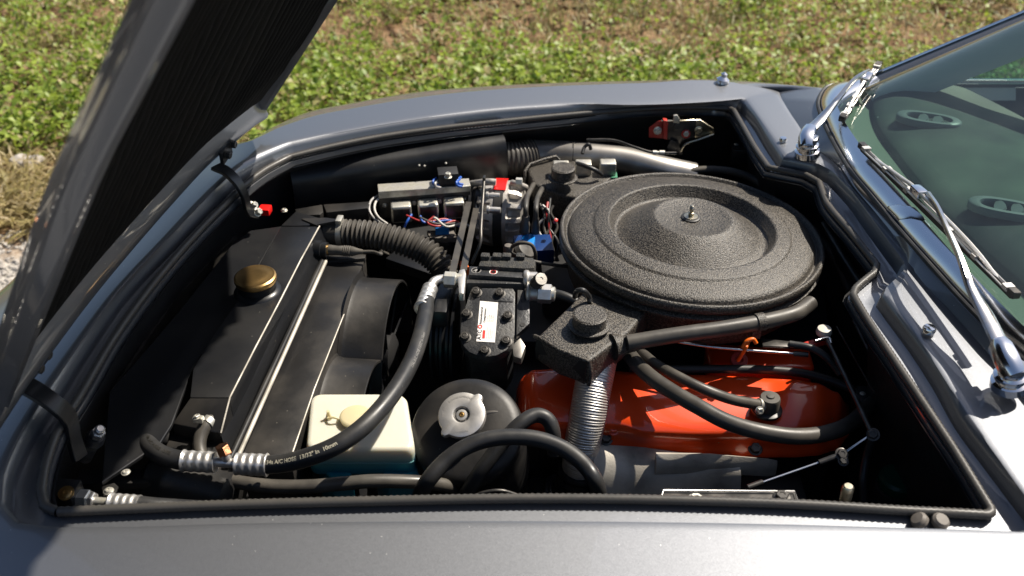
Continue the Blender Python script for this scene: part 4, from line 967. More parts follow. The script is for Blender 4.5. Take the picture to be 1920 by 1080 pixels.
g = G(); g.lathe(wn_ + Z3 * .003, Z3, [(.0112, 0), (.0112, .0014), (.006, .002)], 32); part('plain_washer', g, 'yellow_zinc', air)
g = G(); g.lathe(wn_ + Z3 * .0045, Z3, [(.0045, 0), (.0045, .006), (.0030, .0065), (.0030, .0125)] + [(.0034 if k % 2 else .0029, .013 + k * .0006) for k in range(10)] + [(.002, .0195)], 16); part('wing_stud', g, 'yellow_zinc', air)
def snork(topx, zt, h, mouth, pot, lab, ztm=None):
    dn = lambda l: [(a, b, c - .018) for a, b, c in l]; topx = dn(topx); mouth = dn(mouth); pot = (pot[0], pot[1], pot[2] - .018) + tuple(pot[3:])
    tp = PL(topx); g = G(); g.prism(tp, h); s_ = part('intake_snorkel', g, 'crackle_black', air, lab, bevel=.006, seg=3)
    mo = PL(mouth); g = G(); g.tube(mo, .0032, n=10, smooth=False); part('mouth_lip', g, 'crackle_black', s_)
    c = P(*pot[:3]); r = pot[3]
    g = G(); g.lathe(c - Z3 * (pot[4] + .001), Z3, [(r * 1.25, 0), (r * 1.25, .002), (r * 1.02, .003), (r * .98, pot[4] - .004), (r * 1.02, pot[4] - .003), (r * 1.02, pot[4] - .001), (r * .9, pot[4] + .001), (0, pot[4] + .001)], 44); part('vacuum_pot', g, 'crackle_black', s_, sharp=30)
    return s_
sn = snork([(1096, 544, .838), (1150, 562, .838), (1216, 578, .838), (1180, 622, .838), (1106, 676, .838), (1050, 657, .838), (1008, 630, .838), (1060, 580, .838)], .838, .047,
      [(1003, 630, .839), (1012, 634, .843), (1050, 657, .843), (1106, 678, .840), (1108, 700, .82), (1104, 722, .80)], (1106, 588, .866, .0245, .020), 'near snorkel opening toward the front')
g = G(); g.prism([P(1006, 634, .816), P(1100, 680, .816), P(1100, 700, .792), P(1008, 652, .792)], V3(-.002, -.001, -.02)); part('mouth_opening', g, 'bay_black', sn)
g = G(); g.lathe(P(1163, 648, .807), (P(1185, 643, .807) - P(1163, 648, .807)), [(.020, -.012), (.017, .0), (.0135, .006), (.0135, .02)], 28); part('hose_spigot', g, 'crackle_black', sn)
g = G(); g.tube([P(1078, 556, .824), P(1082, 546, .842), P(1094, 545, .847), P(1104, 556, .830), P(1106, 566, .822)], .0042, n=12); part('vacuum_pipe', g, 'rubber', sn)
sf = snork([(988, 318, .820), (1000, 305, .820), (1042, 293, .820), (1080, 300, .820), (1150, 330, .820), (1100, 372, .820), (1055, 366, .820), (1000, 345, .820)], .838, .05,
      [(984, 345, .797), (984, 322, .820), (993, 308, .825), (1020, 299, .827), (1042, 293, .827), (1050, 301, .820)], (1056, 313, .862, .0215, .022), 'far snorkel opening toward the front')
g = G(); g.tube([P(1082, 306, .827), P(1100, 312, .830), P(1118, 320, .824), P(1128, 328, .812)], .004, n=12); part('vacuum_pipe', g, 'rubber', sf)
cv, pts, r_ = those([(1176, 643, .818), (1230, 634, .822), (1290, 625, .825), (1350, 617, .826), (1410, 607, .826), (1460, 597, .825), (1495, 586, .824), (1520, 568, .822)], 16, 'grey_hose_rubber', 'ventilation_hose', 'grey rubber hose along the near side of the air cleaner', r=.0115, n=28)
i_ = 20; q = P(1424, 604, .826); t_ = (P(1440, 601, .826) - P(1410, 607, .826)).normalized(); g = G()
g.lathe(q - t_ * .007, t_, [(.0125, 0), (.0135, .0005), (.0135, .0135), (.0125, .014)], 32); g.box(q + t_ * 0 - Z3 * .018 + V * .006, .012, .005, .03); part('strap', g, 'crackle_black', cv)

# ---- throttle linkage ---------------------------------------------------------------------------
ln = thing('throttle_linkage', 'thin steel throttle rods in the dark corner by the bulkhead', 'linkage', P(1560, 800, .66))
def rod(pix, r, m='dark_steel', nm='rod', par=None): 
    g = G(); g.tube(PL(pix), r, n=10, sub=4); return part(nm, g, m, par or ln)
rod([(1552, 640, .80), (1594, 725, .80), (1634, 812, .80)], .0034, 'dark_steel')
rod([(1636, 814, .80), (1600, 838, .79), (1576, 855, .78)], .0020, 'brushed_chrome'); rod([(1576, 853, .78), (1500, 880, .77), (1402, 914, .76)], .0018, 'brushed_chrome')
rod([(1568, 856, .781), (1536, 868, .775)], .0042, 'dark_steel', 'ball_socket'); rod([(1430, 904, .763), (1402, 914, .76)], .0038, 'dark_steel', 'ball_socket')
rod([(1240, 636, .80), (1330, 650, .80), (1420, 658, .795), (1490, 663, .79)], .0020, 'brushed_chrome'); rod([(1488, 663, .79), (1515, 665, .79)], .0042, 'dark_steel', 'ball_socket')
rod([(1528, 640, .80), (1553, 634, .80), (1558, 645, .80)], .0028, 'brushed_chrome')
bolt(ln, P(1637, 815, .803), V3(-.3, -.5, .8).normalized(), .006, 'dark_steel', 'pivot', .8); bolt(ln, P(1578, 852, .784), V3(0, -.5, .8).normalized(), .006, 'dark_steel', 'pivot', .8); bolt(ln, P(1581, 864, .78), V3(0, -.5, .8).normalized(), .005, 'dark_steel', 'pivot', .8)
g = G(); g.lathe(P(1544, 626, .795), Z3, [(.011, 0), (.012, .004), (.010, .010), (0, .012)], 24); part('knob', g, 'white_plastic', ln)
g = G(); g.prism(PL([(1505, 642), (1552, 628), (1556, 640), (1510, 650)], .785), .006); part('lever', g, 'red_oxide', ln, bevel=.001)
g = G(); g.prism(PL([(1428, 634), (1485, 640), (1482, 650), (1430, 648)], .80), .004); part('bracket', g, 'dark_steel', ln, bevel=.001)
rod([(1480, 645, .80), (1520, 652, .80), (1550, 670, .79), (1575, 700, .77)], .0055, 'rubber', 'return_hose')
rod([(1404, 640, .805), (1397, 655, .80), (1384, 676, .765)], .0026, 'orange_wire', 'clip')
g = G(); g.tube(PL([(1392, 652, .80), (1400, 640, .81), (1412, 636, .812), (1418, 644, .806)]), .003, n=10); part('clip', g, 'orange_wire', ln)
hose('clutch_cable', [(1568, 612, .80), (1600, 668, .78), (1640, 738, .76)], 2, 'dark_steel', 'thin cable hanging down the dark bulkhead', 'cable', r=.0014)
hose('brake_hose', [(1636, 820, .78), (1624, 860, .75), (1618, 900, .73), (1620, 950, .70)], 6, 'rubber', 'black hose dropping from the throttle pivot into the dark corner', r=.0052)
mc = thing('fluid_reservoir', 'dark reservoir with green cap deep in the near rear corner', 'reservoir', P(1685, 905, .60))
g = G(); g.lathe(P(1682, 912, .66), Z3, [(.03, -.06), (.03, 0), (.022, .002)], 32); part('reservoir_body', g, 'bay_black', mc)
g = G(); g.lathe(P(1682, 912, .66), Z3, [(.026, 0), (.028, .003), (.028, .016), (.024, .02), (0, .021)], 32); part('reservoir_cap', g, 'green_plastic', mc)
g = G(); g.box(P(1725, 890, .68), .05, .04, .04); part('switch_box', g, 'dark_trim', mc, bevel=.004)

# ---- near latch plate -----------------------------------------------------------------------------
lp = thing('latch_bracket', 'black bracket plate with bright edges just behind the near rubber seal', 'bracket', P(1370, 930, .78))
g = G(); g.prism(PL([(1244, 919), (1490, 921), (1500, 965), (1236, 965)], .835), .004); part('plate', g, 'dark_steel', lp, bevel=.0005, seg=1)
g = G(); g.tube(PL([(1236, 945, .838), (1244, 919, .838), (1490, 921, .838), (1499, 950, .838)]), .0010, n=8, smooth=False); part('plate_edge', g, 'aluminium', lp)
for px, m in ((1305, 'zinc'), (1466, 'dark_steel')): bolt(lp, P(px, 932 if px > 1400 else 938, .836), Z3, .007, m, 'bolt', .6)

# ---- A/C compressor --------------------------------------------------------------------------------
cO = P(915, 605, .800); th = R(20); cN = V3(.0, -math.sin(th), math.cos(th)).normalized()
cX = V3(1, -.02, 0).normalized(); cY = cN.cross(cX).normalized()
def PC(px, py, lift=0): return PP(px, py, cO + cN * lift, cN)
cmp_ = thing('compressor', 'black air-conditioning compressor with bolted head and white paper label', 'compressor', cO - Z3 * .17)
arc = [(863, 623), (864, 640), (870, 650), (880, 660), (895, 666), (913, 669), (932, 666), (950, 656), (960, 644), (965, 626)]
out = [(882, 546), (884, 541), (962, 541), (966, 548)] + arc[::-1] + [(864, 606), (867, 590), (874, 570)]
g = G(); g.prism([PC(x, y) for x, y in out], cN * -.020); part('head_plate', g, 'cast_black', cmp_, bevel=.0018)
g = G(); g.prism([PC(x, y, -.020) for x, y in [(884, 541), (966, 541), (962, 630), (950, 652), (913, 664), (880, 655), (868, 630), (872, 580)]], cN * -.13); part('crankcase', g, 'cast_black', cmp_, bevel=.004)
g = G(); g.prism([PC(x, y, -.002) for x, y in [(970, 543), (988, 544), (993, 552), (993, 606), (968, 629)]], cN * -.012); fl_ = part('side_flange', g, 'cast_black', cmp_, bevel=.0015)
for px, py in ((981, 564), (980, 610)):
    g = G(); g.lathe(PC(px, py, -.0035), cN, [(.0036, 0), (.0038, .002), (.0036, .0022), (0, .0021)], 20); part('bolt_hole', g, 'bay_black', fl_)
g = G(); g.prism([PC(x, y, .0012) for x, y in [(903, 540), (962, 541), (965, 548), (962, 566), (900, 564)]], cN * -.004); part('gasket_step', g, 'cast_black', cmp_, bevel=.001)
for px, py in ((893, 549), (937, 551), (875, 590), (952, 594), (872, 633), (949, 641), (909, 659)):
    g = G(); 
    bolt(cmp_, PC(px, py, .0005), cN, .0060, 'dark_steel', 'head_bolt', 1.25, 'splined')
lo = [PC(900, 564, .0008), PC(934, 567, .0008), PC(928, 642, .0008), PC(893, 640, .0008)]
g = G(); g.prism(lo, cN * -.0006); lb = part('paper_label', g, 'label_paper', cmp_, 'white label with red and black print', bevel=.0001, seg=1)
lx = (lo[0] - lo[3]); ly = (lo[3] - lo[2]); LW = lx.length; LH = (lo[2] - lo[3]).length; ex = lx.normalized(); ey = (lo[3] - lo[2]).normalized()
def lab(s_, size, x_, y_, m, bold=.0001):
    g, w = text_g(s_, size, lambda a, b, l: lo[2] + ex * (x_ + a) + ey * (y_ + b) + cN * .0004, bold)
    if g.v: part('printed_lettering', g, m, lb)
lab('ATC', .0088, .003, LH * .76, 'print_black', .0002); lab('O', .0088, .0225, LH * .76, 'print_red', .0004)
lab('Remanufactured', .0046, .031, LH * .80, 'print_black'); lab('Compressors', .0046, .034, LH * .61, 'print_black')
for k, s_ in enumerate(('Oil 10 oz', 'Refr R-134a', 'Ser. 41206', 'Date 0815')): lab(s_, .0027, .036, LH * (.47 - .10 * k), 'print_grey', 0)
for k, s_ in enumerate(('Assembled in USA from', 'new and used parts', 'flush the system and', 'replace the drier')): lab(s_, .0021, .006, LH * (.44 - .09 * k), 'print_grey', 0)
g = G(); p0 = lo[2] + ex * .006 + ey * LH * .56 + cN * .0006; g.prism([p0, p0 + ex * .014, p0 + ex * .014 + ey * .0036, p0 + ey * .0036], cN * -.0003); part('red_bar', g, 'print_red', lb)
# service manifold on top
g = G(); g.prism(PL([(880, 499), (981, 503), (983, 521), (879, 515)], .835), .008); mf = part('manifold_top', g, 'cast_black', cmp_, bevel=.001)
g = G(); g.prism(PL([(876, 513), (984, 517), (984, 532), (874, 530)], .828), .04); part('manifold_body', g, 'cast_black', cmp_, bevel=.004)
def disc(px, py, z, r, m, nm, par, ring_only=False):
    p = P(px, py, z); g = G()
    if ring_only:
        g.lathe(p, Z3, [(r * .86, 0), (r * .86, .0004), (r, .0004), (r, 0)], 32)
    else: g.lathe(p, Z3, [(r, 0), (r, .0004), (0, .0004)], 32)
    return part(nm, g, m, par)
disc(893, 507, .8352, .0078, 'print_grey', 'stamped_ring', mf, True)
p = P(893, 507, .8356); g = G(); g.prism([p + V3(-.0062, -.002, 0), p + V3(.001, .0052, 0), p + V3(.003, .0045, 0), p + V3(-.001, -.005, 0), p + V3(-.002, -.001, 0)], .0003); part('stamped_mark', g, 'print_grey', mf)
disc(925, 510, .8352, .0064, 'label_paper', 'round_sticker', mf); disc(925, 510, .8357, .0048, 'print_red', 'sticker_ring', mf, True)
p = P(925, 510, .8357); g, w = text_g('30', .005, lambda a, b, l: p + V3(a - .0032, b - .0018, .0002), .0001); part('printed_lettering', g, 'print_black', mf)
g = G(); g.prism(PL([(904, 478), (940, 481), (1000, 482), (1005, 490), (1003, 502), (985, 503), (896, 498)], .842), .03); part('valve_plate', g, 'rough_cast_black', cmp_, bevel=.004)
for px in (910, 932, 950, 976): 
    g = G(); g.box(P(px, 481, .845), .014, .012, .008); part('casting_lug', g, 'rough_cast_black', cmp_, bevel=.002)
# fittings
g = G(); g.prism(PL([(861, 505), (872, 503), (874, 512), (870, 550), (860, 549), (858, 515)], .835), .016); part('suction_flange', g, 'aluminium', cmp_, bevel=.003)
g = G(); g.hexa(P(833, 524, .826), U, .0128, .019); part('hex_fitting', g, 'zinc', cmp_, sharp=25)
g = G(); g.lathe(P(853, 524, .826), U, [(.010, 0), (.010, .01)], 24); part('pipe_collar', g, 'zinc', cmp_)
g = G(); g.lathe(P(982, 523, .826), U, [(.013, 0), (.0145, .002), (.0145, .006), (.012, .009), (.012, .02), (.0105, .021), (.0105, .032)], 32); part('discharge_collar', g, 'aluminium', cmp_)
vd = (P(1016, 521, .850) - P(1004, 530, .83)).normalized(); g = G(); g.lathe(P(1004, 531, .83), vd, [(.0095, 0), (.0105, .004), (.0105, .022), (.0095, .024)], 28); sv = part('service_valve_cap', g, 'rubber', cmp_)
q = P(1004, 531, .83) + vd * .024; g = G(); g.lathe(q, vd, [(.0095, 0), (.0092, .0012), (.0030, .0014), (.0026, .0004)], 28); part('cap_washer', g, 'dull_steel', sv)
hx = P(1008, 550, .815); g = G(); g.hexa(hx, U, .0150, .022); part('union_nut', g, 'aluminium', cmp_, sharp=25)
g = G(); g.lathe(hx - U * .018, U, [(.012, 0), (.0165, .002), (.0165, .005), (.012, .008), (.012, .02)], 28); part('union_collar', g, 'zinc', cmp_)
g = G(); g.lathe(hx + U * .02, U, [(.0115, 0), (.0115, .006), (.008, .008)], 28); part('union_collar', g, 'zinc', cmp_)
hose('discharge_hose', [(1038, 550, .815), (1060, 556, .815), (1080, 566, .81), (1095, 580, .80)], 7, 'rubber', 'short black hose from the silver union nut toward the air cleaner', r=.0072)
g = G(); g.prism([PC(x, y, -.018) for x, y in [(958, 636), (975, 630), (986, 648), (978, 673), (962, 668)]], cN * -.02); part('cast_bracket', g, 'worn_pipe', cmp_, bevel=.004)
# clutch pulley at its left
pc_ = P(840, 625, .715); g = G(); g.lathe(pc_ - U * .018, U, [(.020, -.004), (.055, -.002), (.074, 0), (.078, .001), (.078, .004), (.070, .008), (.070, .012), (.078, .016), (.078, .020), (.070, .024), (.070, .028), (.078, .032), (.078, .036), (.05, .038)], 72); part('clutch_pulley', g, 'satin_black_paint', cmp_, sharp=30)
g = G(); g.box(P(835, 560, .79), .022, .11, .03); part('mount_arm', g, 'satin_black_paint', cmp_, bevel=.003)
# belts
def belt(a, b, w, lab_):
    p0, p1 = P(*a), P(*b); d = (p1 - p0).normalized(); side = U; nn = d.cross(side).normalized(); g = G(); rs = []
    if nn.z < 0: nn = -nn
    n = 110
    for k in range(n + 1):
        t = k / n; p = p0.lerp(p1, t); hh = .009 if k % 2 else .0075
        rs.append([p - side * w / 2, p + side * w / 2, p + side * w * .36 - nn * hh, p - side * w * .36 - nn * hh])
    g.loft(rs, True, True); return solo('fan_belt', g, 'grey_hose_rubber', lab_, 'belt', 'pair of fan belts', sharp=30)
belt((879, 378, .80), (846, 520, .835), .0105, 'left one of two ribbed fan belts running up from the compressor'); belt((893, 390, .79), (869, 506, .830), .0105, 'right one of two ribbed fan belts running up from the compressor')
g = G(); g.lathe(P(886, 385, .765) - U * .02, U, [(.02, 0), (.036, .002), (.036, .006), (.03, .010), (.036, .016), (.03, .022), (.036, .028), (.036, .036), (.02, .038)], 48); solo('idler_pulley', g, 'satin_black_paint', 'black pulley where the two fan belts meet beside the alternator', 'pulley')
g = G(); g.prism(PL([(862, 490), (872, 484), (880, 500), (862, 502)], .80), .02); solo('orange_tag', g, 'orange_wire', 'orange tag between the two fan belts above the compressor', 'tag', bevel=.002)
ds = thing('dipstick', 'thin upright dipstick rod between the belts and the alternator', 'dipstick', P(884, 494, .80))
g = G(); g.tube(PL([(908, 333, .90), (905, 377, .88), (902, 424, .865), (900, 457, .85), (884, 495, .82)]), .0028, n=12); part('rod', g, 'dark_steel', ds)
g = G(); g.box(P(908, 335, .90), .004, .010, .008); part('flat_tip', g, 'dark_steel', ds, bevel=.001)

# ---- alternator -----------------------------------------------------------------------------------
al = thing('alternator', 'cast aluminium alternator with red tape on its black band', 'alternator', P(945, 440, .66))
ax0 = P(945, 392, .775) - Z3 * .0; RA = .062; cA = P(945, 338, .80) - (V * .5 + Z3 * .866) * RA
def rib_lathe(u0, prof, m, nm, n=72, slots=None):
    g = G(); x, y, z = frame(U); rs = []
    for r, h in prof:
        rs.append([cA + U * (u0 + h) + (x * math.cos(t) + y * math.sin(t)) * (r * (1 - (slots[1] if slots and slots[2] < h < slots[3] and (int(t / (2 * math.pi) * slots[0] * 2) % 2) else 0))) for t in [2 * math.pi * (k + .01) / n for k in range(n)]])
    g.loft(rs, True, True); return part(nm, g, m, al, sharp=35)
rib_lathe(-.048, [(.02, -.004), (.045, 0), (.054, .004), (.058, .010), (.058, .012), (.062, .030), (.062, .036)], 'cast_aluminium', 'front_housing', n=96, slots=(12, .16, .009, .029))
rib_lathe(-.012, [(.0622, 0), (.0640, .001), (.0640, .016), (.0622, .017)], 'bay_black', 'stator_band')
rib_lathe(.006, [(.062, -.001), (.062, .006), (.062, .010), (.060, .024), (.054, .032), (.04, .036), (.0, .037)], 'cast_aluminium', 'rear_housing', n=96, slots=(14, .16, .009, .025))
g = G(); x, y, z = frame(U); rs = []
for h in (-.014, .007): 
    pass
tp = []
for a in np.linspace(R(62), R(118), 12): tp.append(a)
g = G(); rs = [[cA + U * h + (V * math.cos(a) + Z3 * math.sin(a)) * rr for a in np.linspace(R(58), R(108), 18)] for h, rr in ((-.014, .0642), (-.014, .0656), (.0085, .0656), (.0085, .0642))]
g.loft(rs, closed=False, loop=True); part('red_tape', g, 'red_tape', al, sharp=40)
for px, py, z in ((912, 366, .80), (913, 393, .80)):
    g = G(); g.lathe(P(px, py, z), U, [(.0075, 0), (.0075, .004), (.0055, .005), (.0055, .024), (.004, .025)], 18); part('through_bolt', g, 'aluminium', al)
g = G(); g.tube(PL([(884, 345, .80), (905, 342, .815), (918, 341, .82), (930, 342, .82)]), .0065, n=14, flat=1); part('mounting_arm', g, 'cast_aluminium', al)
g = G(); g.tube(PL([(960, 343, .81), (972, 346, .812), (986, 352, .80)]), .006, n=14); part('mounting_arm', g, 'cast_aluminium', al)
g = G(); g.tube(PL([(890, 354, .79), (910, 349, .80), (922, 349, .80), (930, 350, .80)]), .0035, n=10); part('terminal_bar', g, 'cast_aluminium', al)
g = G(); g.hexa(P(967, 341, .83), U, .008, .012); part('terminal_nut', g, 'zinc', al, sharp=25)

# ---- spark plug leads, blue coil, distributor --------------------------------------------------------
cb = thing('coil_block', 'blue plastic connector block below two grey boots', 'connector', P(1000, 455, .70))
g = G(); g.prism(PL([(978, 440), (998, 437), (1004, 444), (1000, 462), (980, 462)], .79), .02); part('connector', g, 'blue_plastic', cb, bevel=.003)
g = G(); g.prism(PL([(962, 440), (1032, 438), (1040, 468), (966, 472)], .77), .03); part('connector_base', g, 'shaded_blue_plastic', cb, bevel=.004)
for k, (bx, by, tx, ty) in enumerate(((983, 434, 986, 402), (1004, 434, 1005, 405))):
    ld = thing('plug_lead', ('ignition lead with pale grey boot nearest the alternator' if k == 0 else 'ignition lead with dark grey boot next to the air cleaner'), 'ignition lead', P(bx, by, .79), 'ignition leads')
    b_ = P(bx, by, .79); t2 = P(tx, ty, .835); d_ = (t2 - b_).normalized(); L_ = (t2 - b_).length; rr = .0085 - .0015 * k
    g = G(); g.lathe(b_, d_, [(rr * 1.05, 0), (rr, .012), (rr * 1.05, .02), (rr * .8, .03), (rr * .8, .042), (rr * .55, .046)], 22); part('boot', g, 'boot_rubber' if k == 0 else 'dusty_rubber', ld)
    g = G(); g.tube([b_ + d_ * .044, P(tx, ty - 14, .845), P(tx + 3, ty - 34, .84), P(tx + 14, ty - 56, .80)], .0045, n=14); part('lead', g, 'dusty_rubber', ld)
g = G(); cc_ = P(985, 470, .79); g.lathe(cc_, V3(.5, -.2, .8), [(.020, -.02), (.022, 0), (.016, .006), (.0, .007)], 40); solo('regulator', g, 'dark_steel', 'round silver regulator can above the compressor with a wire loop over it', 'regulator')
hose('wire', [(960, 480, .80), (958, 465, .81), (975, 456, .825), (995, 458, .825), (1003, 472, .81), (1004, 488, .79)], 2.5, 'dusty_rubber', 'black wire looped over the silver regulator', 'wire', r=.0030)
hose('wire', [(952, 472, .80), (970, 480, .805), (1000, 490, .80), (1040, 497, .79), (1070, 500, .78)], 2.5, 'dusty_rubber', 'black wire running from the regulator under the air cleaner', 'wire', r=.0030)
g = G(); g.lathe(P(953, 473, .80), Z3, [(.008, 0), (.009, .008), (.006, .014), (0, .015)], 20); solo('sender', g, 'boot_rubber', 'small grey rubber capped sender behind the compressor', 'sender')
rw = random.Random(5)
WM = ['dusty_rubber', 'grey_wire', 'dusty_rubber', 'red_wire', 'rubber', 'dusty_rubber']
LB = ['black wire between the alternator and the air cleaner', 'grey wire between the alternator and the air cleaner', 'second black wire deeper beside the air cleaner', 'red wire beside the grey boots', 'glossy black wire crossing behind the blue connector', 'lowest black wire under the far snorkel']
for k in range(6):
    x0 = 1012 + k * 5; pts_ = [(x0, 380 + rw.uniform(-10, 10), .80), (x0 + rw.uniform(-8, 14), 400, .79), (x0 + rw.uniform(-10, 12), 425, .77), (x0 + rw.uniform(-6, 16), 455, .75), (x0 + 10, 490, .72)]
    hose('wire', pts_, 2, WM[k], LB[k], 'wire', r=.0026, n=8)
g = G(); g.lathe(P(1040, 416, .80), V3(.3, -.5, .8), [(.0035, 0), (.0035, .008), (0, .009)], 14); solo('red_button', g, 'red_plastic', 'tiny red button at the left rim of the air cleaner', 'button')

# ---- relay box ---------------------------------------------------------------------------------------
rb = thing('relay_box', 'bright zinc relay tray holding three square relays', 'relay tray', P(790, 400, .70))
T0 = [P(708, 345, .815), P(879, 334, .815), P(882, 348, .815), P(709, 360, .815)]
g = G(); g.prism(T0, .003); part('tray_top', g, 'zinc', rb, bevel=.0006, seg=1)
fd_ = (T0[2] - T0[3]).normalized(); fn_ = V3(fd_.y, -fd_.x, 0).normalized(); 
if fn_.y > 0: fn_ = -fn_
A0, A1 = T0[3], T0[2]
g = G(); g.prism([A0, A1, A1 - Z3 * .055, A0 - Z3 * .055], -fn_ * .002); part('tray_face', g, 'dark_steel', rb, bevel=.0005, seg=1)
g = G(); g.prism([A0 + Z3 * .001, A1 + Z3 * .001, A1 - Z3 * .011, A0 - Z3 * .013], fn_ * .002); part('tray_lip', g, 'zinc', rb, bevel=.0006, seg=1)
for px in (748, 799, 848):
    k = (px - 708) / (882 - 708); c = A0.lerp(A1, k) - Z3 * .036 + fn_ * .013
    g = G(); g.box(c, .037, .026, .034, (fd_, fn_, Z3)); rl = part('relay', g, 'zinc', rb, bevel=.0045, seg=3)
    g = G(); g.box(c + fn_ * .0138, .030, .002, .026, (fd_, fn_, Z3)); part('relay_face', g, 'dark_steel', rl, bevel=.0008)
for px in (718, 774, 822, 870):
    k = (px - 708) / (882 - 708); bolt(rb, A0.lerp(A1, k) - Z3 * .028 + fn_ * .0005, fn_, .0035, 'zinc', 'screw', .7, 'round')
g = G(); p = P(840, 336, .822); g.box(p + Z3 * .006, .036, .03, .024, (fd_, fn_, Z3)); jb = part('terminal_block', g, 'bay_black', rb, bevel=.001)
bolt(jb, P(840, 332, .842), Z3, .0048, 'zinc', 'bolt', 1.6)
for k, (x0, x1, y0, m) in enumerate(((812, 824, 342, 'blue_wire'), (816, 826, 346, 'grey_wire'), (858, 868, 340, 'blue_wire'), (856, 866, 344, 'blue_wire'))):
    g = G(); g.tube(PL([(x0 + 6, y0 - 8, .825), (x0, y0 - 2, .827), (x0 + 2, y0 + 4, .822), (x1, y0 + 6, .818)]), .0024, n=8); part('wire', g, m, rb)
for k, off in enumerate((0, 10)):
    hose('wire', [(709 + off, 366, .80), (696 + off, 376, .80), (692 + off, 392, .795), (700 + off, 408, .785), (716 + off, 420, .77)], 2.5, 'white_wire' if k else 'grey_wire', ('pale wire looping off the left end of the relay tray, inner one' if k else 'pale wire looping off the left end of the relay tray, outer one'), 'wire', r=.0022, n=10)
fb = thing('fuse_panel', 'fuse panel with cardboard coloured lid below the relay tray', 'fuse panel', P(820, 450, .66))
g = G(); g.prism(PL([(800, 432), (850, 431), (858, 446), (806, 446)], .745), .01); part('panel_lid', g, 'boot_rubber', fb, bevel=.001)
g = G(); g.prism(PL([(815, 415), (840, 412), (842, 426), (816, 428)], .76), .02); part('fuse_holder', g, 'blue_plastic', fb, bevel=.002)
g = G(); g.box(P(772, 440, .70), .16, .10, .03); part('panel_base', g, 'bay_black', fb, bevel=.004)
wl_ = ['red wire in the bundle below the relay tray', 'blue wire in the bundle below the relay tray', 'dark red wire lowest in the bundle below the relay tray', 'brown-black wire in the bundle below the relay tray', 'white wire in the bundle below the relay tray', 'long blue wire at the left of the bundle below the relay tray']
for k, m in enumerate(('red_wire', 'blue_wire', 'red_wire', 'dusty_rubber', 'white_wire', 'blue_wire')):
    x0 = 762 + k * 8; hose('wire', [(x0 + (k % 3) * 18, 404 + k, .785), (x0 + 24, 412 + rw.uniform(-4, 6), .78), (x0 + 44, 420 + rw.uniform(-6, 6), .775), (x0 + 74, 415 + rw.uniform(-4, 8), .77), (x0 + 92, 424 + k, .76)] if k != 5 else [(772, 402, .785), (764, 414, .78), (758, 426, .77)], 2, m, wl_[k], 'wire', r=.0022, n=8)
# sunlit pale ground seen through the gap beside the fan
g = G(); g.prism(PL([(712, 475), (745, 488), (742, 500), (712, 500)], .60), .01)
g = G(); g.box(P(775, 500, .72), .10, .03, .02, (V3(.85, -.5, 0).normalized(), V3(.5, .85, 0).normalized(), Z3)); solo('support_bar', g, 'satin_black_paint', 'black bar under the corrugated hose', 'bar', bevel=.003)
hose('wire', [(757, 473, .765), (764, 478, .768), (772, 482, .766), (784, 482, .76)], 2, 'red_wire', 'short red and white wire showing under the corrugated hose', 'wire', r=.0022, n=8)

# ---- far side: intake trunk, bellows, pipe, latch -------------------------------------------------------
tr = thing('intake_duct', 'long smooth black air trunk along the far inner wing', 'air duct', P(740, 330, .70))
g = G(); pa, pb = P(545, 346, .80), P(935, 290, .80); n_ = 30; rs = []
d_ = (pb - pa).normalized(); sd = V3(-d_.y, d_.x, 0)
for k in range(n_ + 1):
    t = k / n_; c = pa.lerp(pb, t); r0 = .053 + .007 * t
    rs.append([c + (sd * math.copysign(abs(math.cos(a)) ** .5, math.cos(a)) + Z3 * math.copysign(abs(math.sin(a)) ** .6, math.sin(a))) * r0 * (1 + .01 * math.sin(a * 5 + t * 3)) for a in np.linspace(0, 2 * math.pi, 41)[:-1]])
g.loft(rs, True, True); part('trunk_shell', g, 'satin_black_paint', tr, sharp=60)
for px, py in ((786, 310), (796, 311), (836, 306)): bolt(tr, P(px, py, .842), V3(0, -.6, .8).normalized(), .0016, 'zinc', 'rivet', .5, 'round')
g = G(); bp = cr([P(938, 298, .80), P(968, 297, .80), P(1000, 291, .80)], 20); bp, _ = resample(bp, .0011); g.tube(bp, .033, n=36, smooth=False, rf=lambda i, t: 1 + .035 * math.sin(i * 1.05)); solo('bellows', g, 'grey_hose_rubber', 'ribbed brownish bellows joining the black trunk to the metal pipe', 'bellows')
ip = thing('intake_pipe', 'dull metal air pipe running from the bellows toward the bulkhead', 'pipe', P(1120, 300, .74))
g = G(); g.tube(PL([(996, 288, .80), (1050, 290, .80), (1076, 292, .80)]), .0275, n=32); part('pipe_section', g, 'worn_pipe', ip)
g = G(); g.tube(PL([(1074, 291, .80), (1110, 293, .80), (1170, 300, .795), (1235, 316, .785), (1300, 330, .77)]), .0260, n=32); part('pipe_section', g, 'worn_pipe', ip)
g = G(); g.lathe(P(1073, 291, .80), U, [(.0285, 0), (.0285, .003)], 36); part('pipe_joint', g, 'dusty_black_paint', ip)
g = G(); g.tube(PL([(1092, 288, .832), (1096, 276, .84), (1104, 271, .845), (1108, 280, .835)]), .0035, n=10); part('hook', g, 'bay_black', ip)
